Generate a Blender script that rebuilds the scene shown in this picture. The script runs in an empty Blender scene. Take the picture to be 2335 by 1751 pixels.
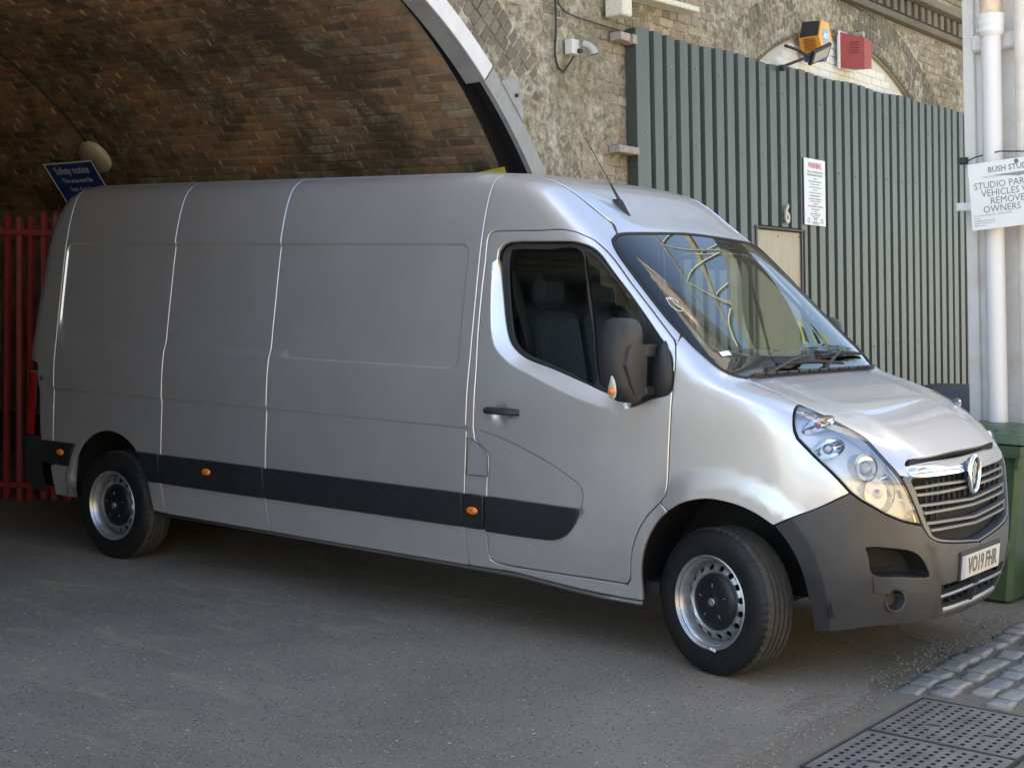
import bpy, math, random
import numpy as np
from mathutils import Vector, Matrix
from mathutils.geometry import delaunay_2d_cdt
random.seed(7); np.random.seed(7)
R_ = math.radians
SC = bpy.context.scene
COL = SC.collection
# ------------------------------------------------------------------ camera
cam_d = bpy.data.cameras.new('camera'); cam = bpy.data.objects.new('camera', cam_d); COL.objects.link(cam)
YAW, PITCH, ROLL = -0.6339, -0.0642, 0.0227
CAMPOS = Vector((3.2657, -7.0484, 1.7742))
_d = Vector((math.sin(YAW)*math.cos(PITCH), math.cos(YAW)*math.cos(PITCH), math.sin(PITCH)))
_r = Vector((math.cos(YAW), -math.sin(YAW), 0)); _u = _r.cross(_d)
_r2 = _r*math.cos(ROLL)+_u*math.sin(ROLL); _u2 = -_r*math.sin(ROLL)+_u*math.cos(ROLL)
cam.matrix_world = Matrix(((_r2.x, _u2.x, -_d.x, CAMPOS.x), (_r2.y, _u2.y, -_d.y, CAMPOS.y), (_r2.z, _u2.z, -_d.z, CAMPOS.z), (0, 0, 0, 1)))
cam_d.sensor_width = 36; cam_d.lens = 3394.8/2335*36
cam_d.clip_start = 0.05; cam_d.clip_end = 400
SC.camera = cam
# ------------------------------------------------------------------ sky and sun (the sun stands behind the viaduct: the lane is in open shade)
SUN_EL, SUN_AZ = R_(52), R_(-118)          # azimuth measured from +Y towards +X
W = bpy.data.worlds.new('World'); SC.world = W; W.use_nodes = True
nt = W.node_tree; nt.nodes.clear()
sky = nt.nodes.new('ShaderNodeTexSky'); sky.sky_type = 'NISHITA'; sky.sun_disc = False
sky.sun_elevation = SUN_EL; sky.sun_rotation = SUN_AZ; sky.air_density = 1.0; sky.dust_density = 1.0; sky.ozone_density = 1.0
bg = nt.nodes.new('ShaderNodeBackground'); bg.inputs[1].default_value = 0.10
wo = nt.nodes.new('ShaderNodeOutputWorld')
nt.links.new(sky.outputs[0], bg.inputs[0]); nt.links.new(bg.outputs[0], wo.inputs[0])
sl = bpy.data.lights.new('sun', 'SUN'); sl.energy = 5.0; sl.angle = R_(0.53); sl.color = (1.0, .94, .84)
so = bpy.data.objects.new('sun', sl); COL.objects.link(so)
sd = Vector((math.sin(SUN_AZ)*math.cos(SUN_EL), math.cos(SUN_AZ)*math.cos(SUN_EL), math.sin(SUN_EL)))
so.rotation_euler = sd.to_track_quat('Z', 'Y').to_euler(); so.location = (0, 0, 20)
SC.view_settings.view_transform = 'Standard'; SC.view_settings.look = 'None'
SC.view_settings.exposure = 2.57; SC.view_settings.gamma = 1; SC.view_settings.use_curve_mapping = False
SC.view_settings.use_white_balance = True; SC.view_settings.white_balance_temperature = 7500; SC.view_settings.white_balance_tint = 8
SC.render.engine = 'CYCLES'
# ------------------------------------------------------------------ helpers
def tag(o, label=None, cat=None, group=None, kind=None):
    if label: o['label'] = label
    if cat: o['category'] = cat
    if group: o['group'] = group
    if kind: o['kind'] = kind
    return o
def thing(name, label, cat, loc=(0,0,0), rot=(0,0,0), group=None):
    o = bpy.data.objects.new(name, None); COL.objects.link(o); o.location = loc; o.rotation_euler = rot
    o.empty_display_size = .1
    return tag(o, label, cat, group)
def mesh(name, V, F, mat, parent=None, smooth=False, loc=(0,0,0), rot=(0,0,0), sharp=None, mi=None):
    m = bpy.data.meshes.new(name); m.from_pydata([tuple(map(float, v)) for v in V], [], [tuple(f) for f in F])
    mats = mat if isinstance(mat, (list, tuple)) else [mat]
    for q in mats: m.materials.append(q)
    if mi is not None: m.polygons.foreach_set('material_index', mi)
    if smooth:
        m.polygons.foreach_set('use_smooth', [True]*len(m.polygons))
        if sharp: m.set_sharp_from_angle(angle=R_(sharp))
    m.update()
    o = bpy.data.objects.new(name, m); COL.objects.link(o); o.location = loc; o.rotation_euler = rot
    if parent: o.parent = parent
    return o
class MB:
    """collects shapes into one mesh"""
    def __init__(s): s.V = []; s.F = []; s.M = []
    def add(s, V, F, mi=0):
        n = len(s.V); s.V += [tuple(map(float, v)) for v in V]; s.F += [tuple(i+n for i in f) for f in F]; s.M += [mi]*len(F); return s
    def box(s, c, d, b=0.0, rot=None, mi=0):
        """box centre c, size d, bevel b"""
        hx, hy, hz = d[0]/2, d[1]/2, d[2]/2
        if b <= 0:
            V = [(x*hx, y*hy, z*hz) for x in (-1, 1) for y in (-1, 1) for z in (-1, 1)]
            F = [(0,1,3,2), (4,6,7,5), (0,4,5,1), (2,3,7,6), (0,2,6,4), (1,5,7,3)]
        else:
            b = min(b, hx*.98, hy*.98, hz*.98); V = []; idx = {}
            for x in (-1, 1):
                for y in (-1, 1):
                    for z in (-1, 1):
                        for k in range(3):
                            p = [x*hx, y*hy, z*hz]
                            for j in range(3):
                                if j != k: p[j] -= (x, y, z)[j]*b
                            idx[(x, y, z, k)] = len(V); V.append(p)
            F = []
            for k in range(3):
                a, c2 = [(1, 2), (2, 0), (0, 1)][k]
                for sg in (-1, 1):
                    q = []
                    for (u, v) in ((-1, -1), (1, -1), (1, 1), (-1, 1)):
                        t = [0, 0, 0]; t[k] = sg; t[a] = u; t[c2] = v; q.append(idx[(*t, k)])
                    F.append(q if sg > 0 else q[::-1])
            for k in range(3):
                a, c2 = [(1, 2), (2, 0), (0, 1)][k]
                for u in (-1, 1):
                    for v in (-1, 1):
                        t0 = [0, 0, 0]; t0[k] = -1; t0[a] = u; t0[c2] = v; t1 = list(t0); t1[k] = 1
                        q = [idx[(*t0, a)], idx[(*t1, a)], idx[(*t1, c2)], idx[(*t0, c2)]]
                        F.append(q if u*v > 0 else q[::-1])
            for x in (-1, 1):
                for y in (-1, 1):
                    for z in (-1, 1):
                        q = [idx[(x, y, z, 0)], idx[(x, y, z, 1)], idx[(x, y, z, 2)]]
                        F.append(q if x*y*z > 0 else q[::-1])
        if rot is not None: V = [rot @ Vector(v) for v in V]
        return s.add([(v[0]+c[0], v[1]+c[1], v[2]+c[2]) for v in V], F, mi)
    def tube(s, pts, r, n=8, closed=False, cap=True, mi=0, r2=None):
        pts = [Vector(p) for p in pts]; m = len(pts); V = []; F = []
        ref = None
        for i, p in enumerate(pts):
            a = pts[(i-1) % m] if (i > 0 or closed) else p; b = pts[(i+1) % m] if (i < m-1 or closed) else p
            t = (b-a).normalized()
            if ref is None: ref = t.orthogonal().normalized()
            ref = (ref - t*ref.dot(t)).normalized(); bi = t.cross(ref)
            rr = r[i] if isinstance(r, (list, tuple)) else r; rb = rr if r2 is None else r2
            for k in range(n):
                an = 2*math.pi*k/n; V.append(p+ref*math.cos(an)*rr+bi*math.sin(an)*rb)
        for i in range(m if closed else m-1):
            j = (i+1) % m
            for k in range(n):
                l = (k+1) % n; F.append((i*n+k, i*n+l, j*n+l, j*n+k))
        if cap and not closed: F.append(tuple(range(n))[::-1]); F.append(tuple((m-1)*n+k for k in range(n)))
        return s.add(V, F, mi)
    def lathe(s, prof, n=48, axis='y', c=(0,0,0), closed=False, mi=0):
        """prof: (radius, height) along the axis"""
        V = []; F = []; m = len(prof)
        for i in range(n):
            a = 2*math.pi*i/n; ca, sa = math.cos(a), math.sin(a)
            for r, h in prof:
                p = (r*ca, h, r*sa) if axis == 'y' else ((r*ca, r*sa, h) if axis == 'z' else (h, r*ca, r*sa))
                V.append((p[0]+c[0], p[1]+c[1], p[2]+c[2]))
        for i in range(n):
            j = (i+1) % n
            for k in range(m if closed else m-1):
                l = (k+1) % m; F.append((i*m+k, i*m+l, j*m+l, j*m+k))
        return s.add(V, F, mi)
    def prism(s, poly, axis, a, b, mi=0):
        """extrude a 2-D polygon between a and b along axis 0/1/2"""
        o = [i for i in range(3) if i != axis]; n = len(poly); V = []
        for h in (a, b):
            for p in poly:
                v = [0, 0, 0]; v[axis] = h; v[o[0]] = p[0]; v[o[1]] = p[1]; V.append(v)
        F = [(i, (i+1) % n, (i+1) % n+n, i+n) for i in range(n)]+[tuple(range(n))[::-1], tuple(range(n, 2*n))]
        return s.add(V, F, mi)
    def obj(s, name, mat, parent=None, smooth=False, sharp=None, loc=(0,0,0), rot=(0,0,0)):
        mats = mat if isinstance(mat, (list, tuple)) else [mat]
        o = mesh(name, s.V, s.F, mats, parent, smooth, loc, rot, sharp, s.M if len(mats) > 1 else None)
        return o
def fixn(o):
    import bmesh
    bm = bmesh.new(); bm.from_mesh(o.data); bmesh.ops.recalc_face_normals(bm, faces=bm.faces); bm.to_mesh(o.data); bm.free(); return o
def copy_tree(o, parent=None):
    c = o.copy(); COL.objects.link(c)
    if parent: c.parent = parent
    for ch in o.children: copy_tree(ch, c)
    return c
# ------------------------------------------------------------------ materials
class NT:
    def __init__(s, name):
        s.m = bpy.data.materials.new(name); s.m.use_nodes = True; s.t = s.m.node_tree; s.t.nodes.clear()
        s.out = s.n('ShaderNodeOutputMaterial'); s.p = s.n('ShaderNodeBsdfPrincipled'); s.l(s.p.outputs[0], s.out.inputs[0])
    def n(s, ty, **k):
        x = s.t.nodes.new(ty)
        for a, b in k.items(): setattr(x, a, b)
        return x
    def l(s, a, b): s.t.links.new(a, b)
    def co(s, scale=(1, 1, 1), kind='Object', rot=(0,0,0)):
        tc = s.n('ShaderNodeTexCoord'); mp = s.n('ShaderNodeMapping'); mp.inputs['Scale'].default_value = scale; mp.inputs['Rotation'].default_value = rot
        s.l(tc.outputs[kind], mp.inputs[0]); return mp.outputs[0]
    def noise(s, v, sc, det=4, ro=.6, dist=0, out=0):
        x = s.n('ShaderNodeTexNoise'); x.inputs['Scale'].default_value = sc; x.inputs['Detail'].default_value = det; x.inputs['Roughness'].default_value = ro; x.inputs['Distortion'].default_value = dist
        s.l(v, x.inputs['Vector']); return x.outputs[out]
    def vor(s, v, sc, feat='F1', out='Distance', rnd=1):
        x = s.n('ShaderNodeTexVoronoi', feature=feat); x.inputs['Scale'].default_value = sc; x.inputs['Randomness'].default_value = rnd; s.l(v, x.inputs['Vector']); return x.outputs[out]
    def ramp(s, f, stops, interp='LINEAR'):
        x = s.n('ShaderNodeValToRGB'); x.color_ramp.interpolation = interp; e = x.color_ramp.elements
        while len(e) < len(stops): e.new(.5)
        for i, (p, c) in enumerate(stops):
            e[i].position = p; c = (c, c, c) if isinstance(c, (int, float)) else c; e[i].color = (*c[:3], 1)
        s.l(f, x.inputs[0]); return x.outputs[0]
    def mix(s, f, a, b, mode='MIX'):
        x = s.n('ShaderNodeMix', data_type='RGBA', blend_type=mode)
        for i, v in ((0, f), (6, a), (7, b)):
            if isinstance(v, (int, float)): x.inputs[i].default_value = v if i == 0 else (v, v, v, 1)
            elif isinstance(v, tuple): x.inputs[i].default_value = (*v, 1)
            else: s.l(v, x.inputs[i])
        return x.outputs[2]
    def math(s, op, a, b=0.0):
        x = s.n('ShaderNodeMath', operation=op)
        for i, v in ((0, a), (1, b)):
            if isinstance(v, (int, float)): x.inputs[i].default_value = v
            else: s.l(v, x.inputs[i])
        return x.outputs[0]
    def set(s, **k):
        for a, v in k.items():
            i = s.p.inputs[{'base': 'Base Color', 'rough': 'Roughness', 'metal': 'Metallic', 'spec': 'Specular IOR Level', 'coat': 'Coat Weight', 'coatr': 'Coat Roughness', 'trans': 'Transmission Weight', 'ior': 'IOR', 'alpha': 'Alpha', 'sheen': 'Sheen Weight'}[a]]
            if isinstance(v, (int, float)): i.default_value = v
            elif isinstance(v, tuple): i.default_value = (*v, 1)
            else: s.l(v, i)
        return s
    def bump(s, h, st=.3, d=.01):
        b = s.n('ShaderNodeBump'); b.inputs['Strength'].default_value = st; b.inputs['Distance'].default_value = d
        s.l(h, b.inputs['Height']); s.l(b.outputs[0], s.p.inputs['Normal']); return s
def simple(name, base, rough=.5, metal=0, var=.12, sc=8, bump=0, coat=0, spec=.5, bsc=60):
    n = NT(name); v = n.co(); f = n.noise(v, sc, 5)
    c1 = tuple(min(1, c*(1-var)) for c in base); c2 = tuple(min(1, c*(1+var)) for c in base)
    n.set(base=n.ramp(f, [(.3, c1), (.7, c2)]), rough=rough, metal=metal, coat=coat, spec=spec)
    if coat: n.set(coatr=.05)
    if bump: n.bump(n.noise(v, bsc, 4), bump, .004)
    return n.m
M = {}
def paint_mat():
    n = NT('silver_paint'); v = n.co()
    fl = n.noise(v, 3.1, 5); dust = n.noise(v, 2.2, 6, .65)
    base = n.ramp(fl, [(.35, (.63, .63, .65)), (.65, (.67, .67, .69))])
    base = n.mix(n.math('MULTIPLY', dust, .10), base, (.40, .38, .35))
    sep = n.n('ShaderNodeSeparateXYZ'); n.l(v, sep.inputs[0])
    grime = n.math('MULTIPLY', n.ramp(sep.outputs[2], [(.30, 1.0), (.62, 0.0)]), n.ramp(n.noise(v, 9, 6, .7), [(.35, .12), (.7, .38)]))
    base = n.mix(grime, base, (.30, .285, .26))
    bf = n.n('ShaderNodeNewGeometry'); base = n.mix(bf.outputs['Backfacing'], base, (.035, .035, .038))
    n.set(base=base, rough=n.ramp(dust, [(.3, .33), (.75, .40)]), coat=n.math('MULTIPLY', n.math('SUBTRACT', 1.0, grime), .75), coatr=.035, metal=n.math('MULTIPLY', n.math('SUBTRACT', 1.0, grime), .74))
    n.bump(n.noise(v, 2.2, 2, .4), .10, .012)
    return n.m
M['paint'] = paint_mat()
M['black_plastic'] = simple('black_plastic', (.022, .023, .026), .48, 0, .25, 5, .25, bsc=400)
M['grey_plastic'] = simple('grey_bumper_plastic', (.055, .055, .057), .42, 0, .2, 4, .2, bsc=500)
M['moulding'] = simple('moulding_plastic', (.016, .018, .021), .38, 0, .25, 4, .15, bsc=500)
M['satin_grey'] = simple('satin_grey_trim', (.16, .16, .165), .33, .4, .1, 6)
M['slat'] = simple('grille_slat', (.26, .26, .27), .35, .5, .08, 6)
M['dark'] = simple('dark_void', (.008, .008, .009), .8)
M['rubber'] = simple('rubber', (.012, .012, .013), .6, 0, .3, 20)
M['tyre'] = simple('tyre_rubber', (.0105, .0108, .012), .55, 0, .35, 12, .3, bsc=200, spec=.35)
M['tread'] = simple('tyre_tread', (.050, .047, .042), .8, 0, .35, 30, .3, bsc=200)
M['chrome'] = simple('chrome', (.82, .83, .85), .05, 1, .01)
M['rim'] = simple('steel_rim', (.42, .43, .44), .36, .75, .22, 25)
M['cap'] = simple('wheel_cap', (.009, .010, .013), .42, 0, .4, 30)
M['orange'] = simple('orange_lens', (.85, .20, .015), .25, 0, .12, 60, coat=.6)
M['red_lens'] = simple('red_lens', (.30, .010, .014), .15, 0, .1, 40, coat=.8)
M['white_lens'] = simple('clear_lens_white', (.55, .52, .44), .15, 0, .1, 40, coat=.8)
M['lamp_silver'] = simple('lamp_reflector', (.80, .82, .85), .12, 1, .03, 20)
M['lamp_house'] = simple('lamp_housing', (.90, .905, .91), .30, .12, .05, 10)
M['seat'] = simple('seat_cloth', (.10, .105, .115), .9, 0, .3, 60, .4)
M['trim'] = simple('interior_trim', (.075, .077, .08), .6, 0, .2, 20)
M['plate'] = simple('plate_white', (.66, .63, .57), .3, 0, .03)
M['ink'] = simple('black_ink', (.02, .02, .025), .5)
M['greyink'] = simple('grey_ink', (.16, .17, .19), .5)
M['redink'] = simple('red_ink', (.62, .16, .16), .5)
M['whiteink'] = simple('white_ink', (.80, .84, .88), .5)
M['white'] = simple('white_board', (.72, .74, .76), .4, 0, .04, 6)
def glass_mat(name, tint, refl=.09, rough=.0):
    n = NT(name); n.t.nodes.remove(n.p)
    tr = n.n('ShaderNodeBsdfTransparent'); tr.inputs[0].default_value = (*tint, 1)
    gl = n.n('ShaderNodeBsdfGlossy'); gl.inputs['Roughness'].default_value = rough; gl.inputs[0].default_value = (1, 1, 1, 1)
    lw = n.n('ShaderNodeFresnel'); lw.inputs[0].default_value = 1.62
    f = n.math('ADD', lw.outputs[0], refl)
    mx = n.n('ShaderNodeMixShader'); n.l(f, mx.inputs[0]); n.l(tr.outputs[0], mx.inputs[1]); n.l(gl.outputs[0], mx.inputs[2]); n.l(mx.outputs[0], n.out.inputs[0])
    return n.m
M['glass'] = glass_mat('windscreen_glass', (.50, .58, .54), -.01)
M['side_glass'] = glass_mat('side_glass', (.74, .79, .77), .0)
M['lens'] = glass_mat('lamp_lens', (.93, .95, .97), .03)
# outlines measured on the van's skin, metres in the van's own frame
T = {"doorTop":[[-1.4275,-0.9139,1.923],[-1.4305,-0.9035,1.9912],[-1.4272,-0.8946,2.0413],[-1.4066,-0.8906,2.0617],[-1.3043,-0.8898,2.0658],[-1.1209,-0.8893,2.0681],[-0.9754,-0.8883,2.071],[-0.9053,-0.886,2.0621],[-0.8465,-0.8812,2.0436],[-0.7959,-0.8723,2.0245],[-0.7257,-0.8712,1.9761],[-0.6628,-0.8772,1.9227],[-0.5466,-0.8996,1.8073],[-0.4345,-0.9147,1.6994],[-0.3033,-0.9347,1.571],[-0.2803,-0.9385,1.5483],[-0.2668,-0.948,1.5242]],
"doorFrontA":[[-0.2668,-0.948,1.5242],[-0.253,-0.972,1.4366],[-0.2536,-0.9871,1.3175],[-0.2534,-0.9975,1.2107],[-0.2546,-1.0021,1.0456],[-0.2544,-1.0078,0.8596],[-0.2597,-1.0087,0.8218],[-0.2902,-1.0095,0.7834]],
"doorFrontB":[[-0.2902,-1.0095,0.7834],[-0.3611,-1.01,0.7111],[-0.4191,-1.0055,0.6142],[-0.4566,-0.9914,0.4925],[-0.4712,-0.966,0.3846],[-0.4917,-0.9588,0.3578]],
"doorBottom":[[-0.4917,-0.9588,0.3578],[-0.6434,-0.9589,0.3581],[-0.889,-0.9583,0.3558],[-1.1777,-0.9583,0.3559],[-1.2861,-0.9602,0.3636],[-1.3204,-0.9641,0.378],[-1.325,-0.9787,0.4333],[-1.3211,-0.9963,0.5203]],
"doorRear":[[-1.3211,-0.9963,0.5203],[-1.3208,-1.0098,0.7021],[-1.3211,-1.0093,0.7917],[-1.315,-1.009,0.8092],[-1.3201,-1.0061,0.9147],[-1.3277,-1.0056,0.9309],[-1.3739,-1.0044,0.9677],[-1.4123,-1.0036,0.9941],[-1.4181,-1.0011,1.0866],[-1.4201,-0.9882,1.3088],[-1.4295,-0.9643,1.5131],[-1.4323,-0.9399,1.7167],[-1.4275,-0.9139,1.923]],
"winOuter":[[-1.353,-0.914,1.9226],[-1.3518,-0.9079,1.9634],[-1.3267,-0.903,1.9941],[-1.2908,-0.9007,2.0077],[-1.241,-0.9001,2.0111],[-1.068,-0.9,2.0117],[-0.9075,-0.8998,2.0111],[-0.8373,-0.8982,2.0],[-0.7842,-0.895,1.9821],[-0.7357,-0.8965,1.9498],[-0.6551,-0.9106,1.8696],[-0.5268,-0.9284,1.7438],[-0.3573,-0.9552,1.5634],[-0.2762,-0.9685,1.4658],[-0.2643,-0.9883,1.3078],[-0.3684,-0.993,1.2667],[-0.4836,-0.9968,1.2217],[-0.4923,-0.9926,1.2704],[-0.6223,-0.9917,1.2784],[-0.7814,-0.9859,1.327],[-0.9781,-0.9787,1.3851],[-1.1116,-0.975,1.4184],[-1.181,-0.9716,1.4485],[-1.2359,-0.9666,1.4931],[-1.2735,-0.9582,1.5656],[-1.3129,-0.9396,1.7197]],
"band":[[-1.3522,-0.9102,1.9485],[-1.3673,-0.9159,1.9089],[-1.3783,-0.9248,1.8407],[-1.3746,-0.9364,1.7455],[-1.3537,-0.9585,1.5629],[-1.3275,-0.9678,1.4827],[-1.2794,-0.9736,1.4308],[-1.2067,-0.9792,1.3805],[-1.0774,-0.985,1.3339],[-0.9177,-0.9919,1.277],[-0.7718,-0.996,1.2339],[-0.6312,-0.9978,1.2043],[-0.5705,-0.9979,1.202],[-0.4894,-0.9969,1.22]],
"glassMain":[[-1.2924,-0.9063,1.9738],[-1.0791,-0.9059,1.9764],[-0.8739,-0.9067,1.9704],[-0.8024,-0.9382,1.7312],[-0.7099,-0.9854,1.331],[-0.865,-0.9804,1.3712],[-0.9802,-0.9765,1.4047],[-1.1144,-0.9722,1.4435],[-1.1847,-0.9679,1.4818],[-1.2238,-0.9619,1.5338],[-1.2561,-0.9477,1.6537],[-1.2911,-0.9272,1.8216],[-1.3049,-0.911,1.9433]],
"glassQ":[[-0.8423,-0.9068,1.9665],[-0.8033,-0.9063,1.9589],[-0.7493,-0.9101,1.9235],[-0.6382,-0.9229,1.8247],[-0.5103,-0.9383,1.7028],[-0.4888,-0.9527,1.6116],[-0.4582,-0.9744,1.4235],[-0.5083,-0.993,1.2662],[-0.6246,-0.9892,1.3006],[-0.6843,-0.9864,1.3227],[-0.7641,-0.946,1.6673]],
"joint":[[-0.2902,-1.0095,0.7834],[-0.2455,-1.0099,0.7445]],
"archF":[[-0.2456,-1.0099,0.7447],[-0.1831,-1.0094,0.7856],[-0.1138,-1.009,0.8114],[-0.0448,-1.0087,0.8246],[0.024,-1.0087,0.8255],[0.1263,-1.009,0.8119],[0.2142,-1.0094,0.7851],[0.3036,-1.0075,0.7409]],
"archB":[[-0.2456,-1.0099,0.7447],[-0.3016,-1.0096,0.6914],[-0.36,-1.004,0.5955],[-0.3935,-0.9918,0.4944],[-0.4078,-0.9722,0.4067],[-0.4117,-0.9447,0.2863]],
"sillBot":[[-0.4147,-0.9443,0.284],[-0.6186,-0.9447,0.2858],[-0.8385,-0.9465,0.2961],[-1.1817,-0.9517,0.3242],[-1.4904,-0.9504,0.3175],[-2.1419,-0.9511,0.3212],[-2.8604,-0.9524,0.328],[-3.8368,-0.955,0.3406]],
"bumpJoint":[[0.3032,-1.0075,0.7409],[0.3724,-1.0025,0.7777],[0.5001,-0.9779,0.837],[0.6192,-0.917,0.9079]],
"lampRear":[[0.2988,-0.7937,1.2789],[0.325,-0.8905,1.2585],[0.3513,-0.9571,1.2144],[0.3675,-0.9803,1.1677],[0.3848,-0.9839,1.1353],[0.415,-0.9806,1.1072],[0.477,-0.9697,1.0513],[0.5512,-0.9506,0.9851],[0.619,-0.9172,0.9079]],
"lampBot":[[0.619,-0.9172,0.9079],[0.658,-0.8854,0.8731],[0.6888,-0.8537,0.8505],[0.7385,-0.7895,0.8094],[0.7845,-0.7055,0.7748],[0.8267,-0.5844,0.7485]],
"lampTop":[[0.2988,-0.7937,1.2789],[0.357,-0.791,1.2593],[0.4153,-0.7803,1.2357],[0.5078,-0.7537,1.1907],[0.598,-0.7232,1.138],[0.6591,-0.7204,1.0855],[0.7158,-0.7074,1.0265],[0.7523,-0.6852,0.9766]],
"lampFront":[[0.7523,-0.6852,0.9766],[0.7799,-0.6594,0.9198],[0.8014,-0.6261,0.8461],[0.8267,-0.5844,0.7485]],
"hoodFender":[[0.0003,-0.7567,1.3781],[0.1116,-0.7534,1.3372],[0.2366,-0.7825,1.2995],[0.2888,-0.7928,1.2822],[0.2988,-0.7937,1.2789]],
"wsLow":[[-0.2641,-0.8939,1.5732],[-0.1613,-0.8868,1.4882],[-0.066,-0.8476,1.4113],[-0.0199,-0.8047,1.3856],[0.0003,-0.7567,1.3781]],
"wsSide":[[-0.738,-0.7545,2.0445],[-0.729,-0.7966,2.0237],[-0.7018,-0.8219,1.9912],[-0.6331,-0.8485,1.9208],[-0.4634,-0.8781,1.7567],[-0.3482,-0.8924,1.6469],[-0.2641,-0.8939,1.5732]],
"hoodNose":[[0.7523,-0.6852,0.9766],[0.7755,-0.6251,0.9627],[0.7467,-0.6154,1.0196],[0.7408,-0.593,1.0324],[0.7409,-0.563,1.0384],[0.7645,-0.3319,1.0376],[0.7718,-0.01,1.0347]],
"barTop":[[0.7485,-0.6152,1.0174],[0.779,-0.3684,1.0193],[0.7898,-0.0425,1.0144]],
"barBot":[[0.7757,-0.6257,0.9618],[0.8097,-0.4426,0.9547],[0.8258,-0.1649,0.9483]],
"grOut":[[0.756,-0.6815,0.9709],[0.7788,-0.664,0.9182],[0.8067,-0.6197,0.823],[0.8293,-0.5798,0.7371],[0.8427,-0.5469,0.6943],[0.8565,-0.489,0.6678],[0.8774,-0.3062,0.6413],[0.8848,0.0033,0.6106]],
"grIn":[[0.7815,-0.6256,0.9466],[0.8042,-0.6007,0.8711],[0.8256,-0.5662,0.7857],[0.8385,-0.5403,0.7336],[0.8479,-0.5157,0.7013],[0.8581,-0.4672,0.683],[0.8762,-0.3048,0.6583],[0.8837,-0.0111,0.6273]],
"slat0":[[0.7958,-0.6018,0.9173],[0.8277,-0.3838,0.9168],[0.8397,-0.1536,0.9029],[0.8053,-0.5871,0.8849],[0.834,-0.3967,0.881],[0.845,-0.1354,0.8759]],
"slat1":[[0.8158,-0.5734,0.8365],[0.8464,-0.349,0.831],[0.8565,-0.0286,0.8158],[0.8272,-0.5469,0.8006],[0.8517,-0.3594,0.7983],[0.8614,-0.0291,0.7889]],
"slat2":[[0.8364,-0.5367,0.7539],[0.8624,-0.3254,0.7474],[0.871,-0.0082,0.7315],[0.8472,-0.5048,0.7196],[0.8668,-0.334,0.7161],[0.8755,-0.0023,0.7034]],
"intake":[[0.6826,-0.8705,0.667],[0.6933,-0.8584,0.6232],[0.7058,-0.8392,0.5482],[0.7856,-0.7248,0.5344],[0.8498,-0.5419,0.5167],[0.8454,-0.5669,0.5623],[0.834,-0.6062,0.6073],[0.8135,-0.6648,0.6398],[0.7757,-0.7474,0.6573]],
"intakePanel":[[0.7008,-0.8434,0.5414],[0.7027,-0.8235,0.4611],[0.7901,-0.6915,0.443],[0.846,-0.5273,0.4408],[0.8513,-0.5344,0.5138],[0.7856,-0.7248,0.5344]],
"fog":[[0.7688,-0.724,0.4246],[0.7272,-0.7861,0.4283],[0.7719,-0.7379,0.4849],[0.8062,-0.6512,0.4322]],
"lowGr":[[0.8643,-0.437,0.4597],[0.8583,-0.4145,0.403],[0.8455,-0.3471,0.3341],[0.8467,-0.1665,0.3159],[0.8475,-0.0041,0.3157],[0.8525,0.1288,0.3291]],
"lowGrMid":[[0.8583,-0.4145,0.403],[0.8696,-0.2797,0.4015],[0.875,-0.0932,0.4064]],
"bumpEdge":[[0.3036,-1.0075,0.7409],[0.377,-0.9989,0.659],[0.4302,-0.9806,0.5502],[0.4559,-0.9508,0.4301],[0.4635,-0.9267,0.3555],[0.468,-0.9016,0.2679]],
"bumpDark":[[0.3802,-1.0017,0.7786],[0.4418,-0.9908,0.7073],[0.4992,-0.969,0.5991],[0.5279,-0.9379,0.468],[0.5332,-0.8958,0.3309],[0.5332,-0.877,0.2738]],
"bumpBot":[[0.468,-0.9016,0.2679],[0.5329,-0.876,0.2706],[0.6869,-0.7706,0.3007],[0.7705,-0.6274,0.2994],[0.8226,-0.3926,0.2922],[0.8233,0.0077,0.2661]],
"bumpCrease":[[0.8296,-0.5732,0.7464],[0.8411,-0.5598,0.6845],[0.852,-0.5273,0.6336],[0.8593,-0.5022,0.569],[0.8634,-0.4689,0.5095],[0.8641,-0.4361,0.456]],
"plate":[[0.8794,-0.2707,0.4654],[0.882,-0.2841,0.5846],[0.8847,0.2172,0.5788],[0.8801,0.2396,0.459]],
"handle":[[-1.3374,-0.9993,1.1645],[-1.3309,-1.0005,1.1174],[-1.1672,-1.0004,1.1221],[-1.0603,-1.0003,1.1229],[-1.0583,-0.9992,1.1662],[-1.1695,-0.9991,1.1688],[-1.2433,-0.9998,1.1437],[-1.1796,-0.9979,1.2016],[-1.1108,-0.9996,1.1527],[-1.174,-1.0011,1.0868]],
"fuel":[[-1.4603,-1.0034,0.9993],[-1.4182,-1.0037,0.9903],[-1.3731,-1.0044,0.9673],[-1.3276,-1.0056,0.9302],[-1.3192,-1.0061,0.9146],[-1.3151,-1.009,0.809],[-1.4534,-1.0091,0.8064]],
"mouldA":[[-1.5185,-1.01,0.7153],[-1.4659,-1.01,0.7135],[-1.3184,-1.01,0.7106],[-1.0601,-1.0099,0.7087],[-0.7462,-1.0099,0.706],[-0.7459,-1.0095,0.6864],[-0.7719,-1.0062,0.6243],[-0.8207,-1.0012,0.5629],[-0.8546,-0.9993,0.5428],[-0.8936,-0.9976,0.5292],[-1.0152,-0.9968,0.5235],[-1.3233,-0.9968,0.5239],[-1.471,-0.9974,0.5277],[-1.5237,-0.9974,0.528]],
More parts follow.
